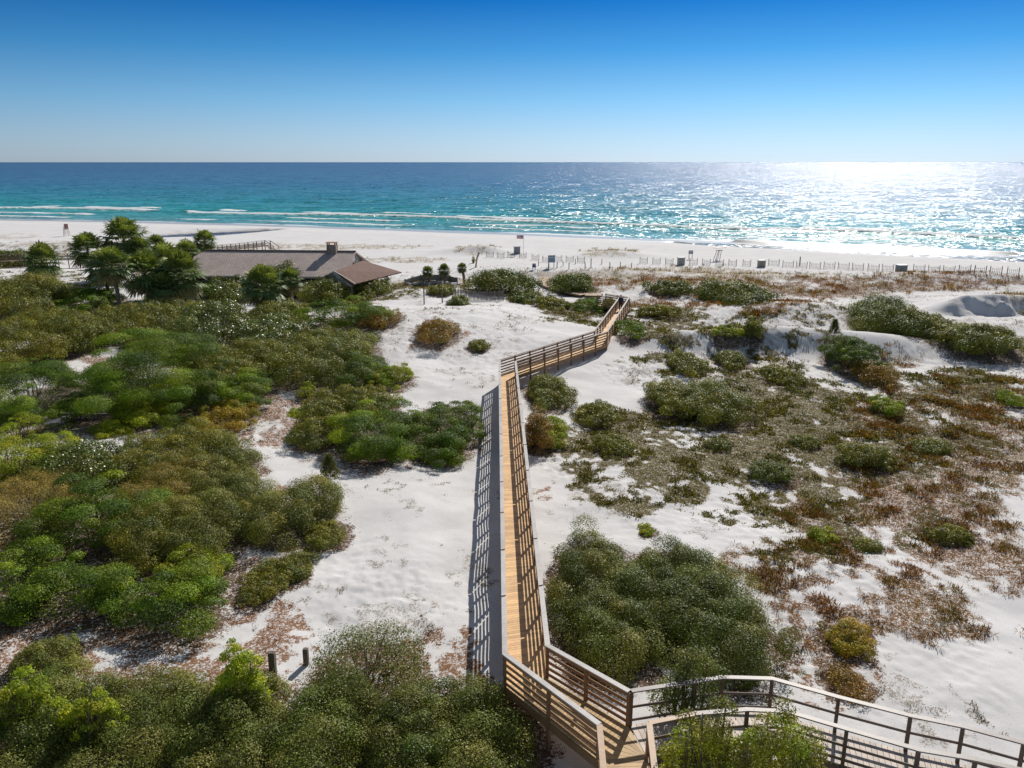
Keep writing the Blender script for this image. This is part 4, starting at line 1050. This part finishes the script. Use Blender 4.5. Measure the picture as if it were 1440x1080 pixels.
piling(596.5, 405, 428, .13, 'thin brown post on the crest of the white dune, left of two', 'thin_post')
piling(622, 406, 426, .13, 'thin brown post on the crest of the white dune, right of two', 'thin_post')
M_WHITE = principled('white_paint', (.72, .72, .70), .6, .3, .08, 5); M_BLUE = principled('blue_grey_panel', (.28, .38, .45), .6, .3)
M_GREYP = principled('grey_plastic', (.33, .34, .35), .6, .3, .1, 4); M_METAL = principled('galvanised_pole', (.4, .4, .4), .4, .5, metal=.6)
# white shower post with lamp shade head
b = gnd(640, 419); e = empty('shower_post', b); tag(e, 'white post with pale tilted head beside the picket fence', 'post')
m = MB(); m.tube([(0, 0, -.2), (0, 0, 1.7)], .07, 8); m.build('pole', M_WHITE, e)
m = MB(); m.box((-.1, 0, 1.8), (.7, .3, .18), .3); m.build('head', M_WHITE, e)

# picket fence panels: sagging dark pickets
def picket_run(a, b, h, gap, e, mat_t, pw=.05, sag=.1, lean=0):
    a = np.array(a); b = np.array(b); ln = np.linalg.norm((b - a)[:2]); n = int(ln / gap); m = MB(mat_t, .2)
    for i in range(n + 1):
        p = a + (b - a) * (i / n); z = float(height(p[0], p[1])); hh = h * rnd.uniform(.9, 1.08) - sag * math.sin(math.pi * i / n)
        q = p - np.array(e.location)
        m.tube([(q[0], q[1], z - e.location.z - .15), (q[0] + rnd.gauss(0, .03) + lean, q[1] + rnd.gauss(0, .03), z - e.location.z + hh)], pw / 2, 4)
    for f in (.25, .75):
        za = float(height(a[0], a[1])) + h * f - e.location.z; zb = float(height(b[0], b[1])) + h * f - e.location.z
        qa, qb = a - np.array(e.location), b - np.array(e.location)
        m.tube([(qa[0], qa[1], za), ((qa[0] + qb[0]) / 2, (qa[1] + qb[1]) / 2, (za + zb) / 2 - sag * .5), (qb[0], qb[1], zb)], .014, 3)
    return m.build('pickets', M_WOOD, e)
def fence_posts(a, b, h, e, tint):
    for p in (a, b):
        z = float(height(p[0], p[1])); q = np.array(p) - np.array(e.location); m = MB(tint)
        m.tube([(q[0], q[1], z - e.location.z - .3), (q[0], q[1], z - e.location.z + h)], .055, 6); m.build('post', M_WOOD, e)
def fence(pa, pb, h, gap, tint, label, name, group=None, cat='fence', pw=.05, world=False):
    a = gnd(*pa) if not world else np.array([*pa, float(height(*pa))]); b = gnd(*pb) if not world else np.array([*pb, float(height(*pb))])
    e = empty(name, (a + b) / 2); tag(e, label, cat, group)
    picket_run(a, b, h, gap, e, tint, pw); fence_posts(a, b, h * 1.15, e, tuple(v * .7 for v in tint)); return e
fence((640, 421), (708, 423), 1.3, .16, (.30, .26, .23), 'long grey picket fence in front of the big green dome', 'picket_fence', pw=.09)

# sand fence panels along the back of the beach
def ordinal(i): return ['first','second','third','fourth','fifth','sixth','seventh','eighth','ninth','tenth','eleventh','twelfth','thirteenth','fourteenth','fifteenth','sixteenth','seventeenth','eighteenth','nineteenth','twentieth'][i]
left_row = [(689, 362), (704, 363), (719, 361.5), (735, 363), (753, 366), (768, 368.5), (785, 367.5), (801, 368.5), (817, 369.5)]
right_row = [(1088, 373.5), (1108, 375.5), (1127, 377), (1146, 377.5), (1166, 377.5), (1186, 378.5), (1206, 379.5), (1228, 380.5), (1248, 381), (1292, 381.5), (1313, 382.5), (1334, 383), (1356, 384), (1378, 385), (1400, 386), (1424, 387.5)]
mid_row = [(905, 370.5), (923, 371.5), (941, 372), (975, 372), (993, 373), (1012, 373.5), (1030, 373.8), (1050, 374)]
for row, nm in ((left_row, 'in the row left of the beach path'), (mid_row, 'in the row between two pale bins'), (right_row, 'in the right hand row')):
    for i, (x, y) in enumerate(row):
        b = gnd(x, y); dep = proj(b)[2][0]; hw = .0049 * dep * (1.15 if row is right_row else .85)
        a_ = np.array([b[0] - hw, b[1] + hw * .45]); c_ = np.array([b[0] + hw, b[1] - hw * .45])
        fence(tuple(a_), tuple(c_), 1.05, .21, (.26, .23, .21), f'weathered sand fence panel, {ordinal(i)} from the left {nm}', 'sand_fence', 'sand fence panels along the back of the beach', pw=.05, world=True)
# rope post line flanking the beach path
for i, (x, y) in enumerate([(783, 377), (792, 374), (800, 378.5), (809, 371.5), (823, 378), (831, 377), (846, 372), (771, 379), (757, 374), (858, 378), (872, 376), (888, 377)]):
    b = gnd(x, y); e = empty('short_stake', b); tag(e, None, 'stake', 'short wooden stakes around the beach path entrance')
    e['label'] = f'short wooden stake at the beach path entrance, {ordinal(sorted([783,792,800,809,823,831,846,771,757,858,872,888]).index(x))} from the left'
    m = MB((.22, .18, .15)); m.tube([(0, 0, -.3), (rnd.gauss(0, .04), 0, 1.0 if x != 831 else 1.5)], .07, 6); m.build('stake', M_WOOD, e)

# ------------------------------------------------------------------ beach furniture
def bin_box(px, py, w, h, label, col=(.45, .44, .40), dark=(.25, .25, .25)):
    b = gnd(px, py); e = empty('storage_bin', b, math.radians(12)); tag(e, label, 'storage bin', 'pale storage bins along the beach')
    mm = principled('bin_board', col, .7, .2, .15, 4)
    m = MB(); m.box((0, 0, h / 2), (w, w * .8, h)); m.build('body', mm, e)
    m = MB(); m.box((0, 0, h + .06), (w * 1.12, w * .92, .1)); m.build('lid', M_WHITE, e)
    m = MB(); 
    for k in range(5): m.box((-w * .4 + k * w * .2, -w * .4 - .012, h * .5), (.03, .02, h * .9))
    m.build('battens', principled('batten', dark, .7), e)
bin_box(727, 356.5, 1.15, 1.4, 'grey storage bin alone on the open beach beside the flag', (.30, .31, .33))
bin_box(957.5, 372.5, 1.15, 1.3, 'pale bin at the left end of the middle sand fence row')
bin_box(1070.5, 375.5, 1.15, 1.15, 'tan bin between the middle and right sand fence rows', (.33, .31, .26))
bin_box(1267, 382, 1.5, 1.1, 'wide grey-blue bin amid the right sand fence row', (.24, .27, .27))
# flag
b = gnd(736, 358); e = empty('flag_pole', b); tag(e, 'flag in red, white and blue on a pole beside the beach bin', 'flag')
m = MB(); m.tube([(0, 0, -.2), (0, 0, 3.9)], .035, 6); m.build('pole', M_METAL, e)
fm, ft, fo = nt('flag_cloth'); g = G(ft); b_ = g.n('BsdfPrincipled', Base__Color=g.attr('tint'), Roughness=.8); ft.links.new(b_.outputs[0], fo.inputs[0])
nx, nz = 24, 13; V = []; C = []; F = []
for k in range(nz):
    for i in range(nx):
        x0, x1 = -1.35 * i / nx, -1.35 * (i + 1) / nx; z1 = 3.85 - .72 * k / nz; z0 = 3.85 - .72 * (k + 1) / nz
        w_ = lambda x: .08 * math.sin(x * 6); s_ = len(V)
        V += [(x0, w_(x0), z0 + x0 * -.06), (x1, w_(x1), z0 + x1 * -.06), (x1, w_(x1), z1 + x1 * -.06), (x0, w_(x0), z1 + x0 * -.06)]
        cc = (.05, .06, .2) if (i < 10 and k < 7) else ((.55, .06, .09) if k % 2 == 0 else (.75, .72, .72))
        if i < 10 and k < 7 and (i + k) % 3 == 1 and i % 2 == 0: cc = (.6, .6, .65)
        C += [cc] * 4; F.append((s_, s_+1, s_+2, s_+3))
mesh_from('cloth', V, F, fm, e, tint=np.array(C))
# signs
def board_sign(px, py, h, w, bh, label, mat, face=None):
    b = gnd(px, py); e = empty('sign_board', b, math.radians(5)); tag(e, label, 'sign')
    for s_ in (-w * .35, w * .35):
        m = MB((.25, .2, .17)); m.box((s_, .06, h / 2), (.09, .09, h)); m.build('post', M_WOOD, e)
    m = MB(); m.box((0, 0, h - bh / 2), (w, .05, bh)); p = m.build('panel', mat, e)
    m = MB(); m.box((0, -.028, h - bh * .3), (w * .8, .01, bh * .12)); m.build('lettering_band', M_WHITE, p)
board_sign(775.5, 376.5, 1.9, 1.1, 1.1, 'blue-grey information sign by the beach path', M_BLUE)
board_sign(751, 379, .9, .55, .6, 'small dark blue sign low in the sand left of the beach path', principled('dark_blue_sign', (.08, .09, .2), .6))
board_sign(809.5, 411.5, 1.25, .5, .6, 'small white sign in front of the dark oval bush by the board path', M_WHITE)
board_sign(971, 364.5, 1.7, .9, .7, 'grey sign on the beach between the two bins', M_GREYP)
# tilted pale lookout / ruined stand
b = gnd(1009, 366); e = empty('beach_stand', b, .4); tag(e, 'leaning whitish lifeguard stand on the sand right of the grey sign', 'stand')
m = MB((.5, .44, .4))
for x_ in (-.5, .5):
    for y_ in (-.35, .35): m.tube([(x_ - .3, y_, -.2), (x_ * .6 + .25, y_ * .8, 1.9)], .06, 5)
m.build('leg_frame', M_WOOD, e)
m = MB((.5, .4, .33)); m.box((.25, 0, 1.9), (1.1, .9, .1)); m.build('seat', M_WOOD, e)
m = MB((.62, .6, .58)); m.beam((-.9, 0, 2.35), (1.5, 0, 2.45), 1.0, .07); m.build('canopy', M_WOOD, e)
# lifeguard chair far left
b = gnd(94, 332); e = empty('lifeguard_chair', b, .2); tag(e, 'tall faded red lifeguard chair alone on the beach at far left', 'lifeguard chair')
for sx in (-1, 1):
    for sy in (-1, 1):
        m = MB((.5, .42, .4)); m.tube([(sx * .6, sy * .6, -.2), (sx * .38, sy * .4, 2.6)], .06, 5); m.build('leg', M_WOOD, e)
m = MB((.42, .2, .17)); m.box((0, 0, 1.75), (1.0, .95, .1)); m.build('seat', M_WOOD, e)
m = MB((.45, .2, .17)); m.box((0, .42, 2.45), (.95, .06, 1.2)); m.build('backrest', M_WOOD, e)
m = MB((.45, .38, .36))
for k in range(5): m.box((0, -.6 + k * .045, .3 + k * .32), (.9, .05, .06))
m.build('ladder', M_WOOD, e)
# poles
for (x, y0, y1, lab) in ((1124.5, 361, 373, 'dark upright pole on the beach behind the right sand fence row'), (1400, 0, 0, None)):
    if lab: piling(x, y0, y1, .16, lab, 'beach_pole')
b = gnd(669, 376); e = empty('dead_palm_trunk', b); tag(e, 'leaning pale dead trunk without crown at the back of the beach', 'dead tree')
m = MB(); m.tube([(0, 0, -.2), (.1, 0, .8), (.25, 0, 1.7), (.65, 0, 2.7)], [.17, .14, .16, .2], 8); m.build('trunk', principled('dead_wood', (.36, .30, .25), .9, .1, .3, 5, .4), e)
b = gnd(666, 370); e = empty('sea_oat_clump', b); tag(e, 'small dark plant tuft left of the leaning dead trunk', 'plant')
make_foliage('olive', .3, .3, 1.3, 140, e, 991, .4)
# stone terrace: boulders and curved timber walls
tr = [(570, 401.5), (580, 398), (592, 395), (606, 394), (620, 394), (633, 396), (643, 399)]
A = [gnd(x, y) for x, y in tr]
e = empty('timber_retaining_wall', A[3]); tag(e, 'curved grey timber retaining wall behind the white dune under the small palms', 'wall')
m = MB((.33, .32, .29), .15); lo = np.array(e.location)
for a_, b_ in zip(A[:-1], A[1:]):
    for k in range(4): m.beam(a_ - lo + [0, 0, .12 + k * .2], b_ - lo + [0, 0, .12 + k * .2], .16, .18)
m.build('timbers', M_WOOD, e)
for p in A:
    m = MB((.25, .23, .2)); q = p - lo; m.box((q[0], q[1] - .14, .4 + q[2]), (.16, .1, 1.1)); m.build('post', M_WOOD, e)
M_ROCK = principled('pale_rock', (.38, .36, .33), .9, .2, .3, 3, .5)
def rock(px, py, r, label):
    b = gnd(px, py); g_ = np.random.default_rng(int(px * 7)); V = []; F = []
    import bmesh
    bm = bmesh.new(); bmesh.ops.create_icosphere(bm, subdivisions=2, radius=r)
    for v in bm.verts:
        k = .8 + .4 * float(fbm(np.array([v.co.x * 1.7 / r + px]), np.array([v.co.y * 1.7 / r + v.co.z / r]), 2, 3)[0]); v.co = v.co * k; v.co.z *= .7
    me = bpy.data.meshes.new('boulder'); bm.to_mesh(me); bm.free(); me.materials.append(M_ROCK)
    o = bpy.data.objects.new('boulder', me); COL.objects.link(o); o.location = (b[0], b[1], b[2] + r * .3); tag(o, label, 'boulder', 'boulders at the timber wall')
for i, (x, y, r) in enumerate([(574, 402, .45), (583, 402, .5), (592, 400, .55), (601, 401, .45), (610, 400, .6), (619, 401, .5), (628, 401, .55), (637, 403, .45)]):
    rock(x, y, r, f'pale boulder in front of the curved timber wall, {ordinal(i)} from the left')

# ------------------------------------------------------------------ light and sky
sun_d = bpy.data.lights.new('sun', 'SUN'); sun = bpy.data.objects.new('sun', sun_d); COL.objects.link(sun)
sun_d.energy = 4.8; sun_d.angle = math.radians(.53); sun_d.color = (1, .95, .88)
dirv = Vector((math.sin(SUN_AZ) * math.cos(SUN_EL), math.cos(SUN_AZ) * math.cos(SUN_EL), math.sin(SUN_EL)))
sun.rotation_euler = dirv.to_track_quat('Z', 'Y').to_euler(); sun.location = (20, 40, 60)
W = bpy.data.worlds.new('World'); SC.world = W; W.use_nodes = True
t = W.node_tree; t.nodes.clear(); g = G(t)
sky = g.n('TexSky', {'sky_type': 'NISHITA', 'sun_disc': False, 'sun_elevation': SUN_EL, 'sun_rotation': SUN_AZ, 'air_density': 1.0, 'dust_density': .3, 'ozone_density': 2.0, 'altitude': 0})
tc = g.n('TexCoord').outputs['Generated']; z = g.n('SeparateXYZ', Vector=tc).outputs[2]
hue = g.ramp(g.math('MULTIPLY', g.math('MAXIMUM', z, 0), 2.5), [(0, (.37, .445, .51)), (.06, (.30, .43, .535)), (.17, (.17, .385, .61)), (.30, (.058, .28, .61)), (.44, (.008, .165, .55)), (.62, (.25, .42, .78)), (1, (.46, .59, .82))])
lum = g.n('RGBToBW', _0=sky.outputs[0]).outputs[0]
c = g.n('VectorMath', {'operation': 'SCALE'}, _0=hue); g.put(c.inputs['Scale'], lum)
bg = g.n('Background', Color=c.outputs[0], Strength=.15)
wo_ = g.n('OutputWorld'); t.links.new(bg.outputs[0], wo_.inputs[0])
SC.view_settings.view_transform = 'Standard'; SC.view_settings.look = 'None'; SC.view_settings.exposure = 0; SC.view_settings.gamma = 1
SC.cycles.max_bounces = 6; SC.cycles.diffuse_bounces = 3; SC.cycles.glossy_bounces = 2; SC.cycles.transparent_max_bounces = 4
SC.cycles.sample_clamp_indirect = 4
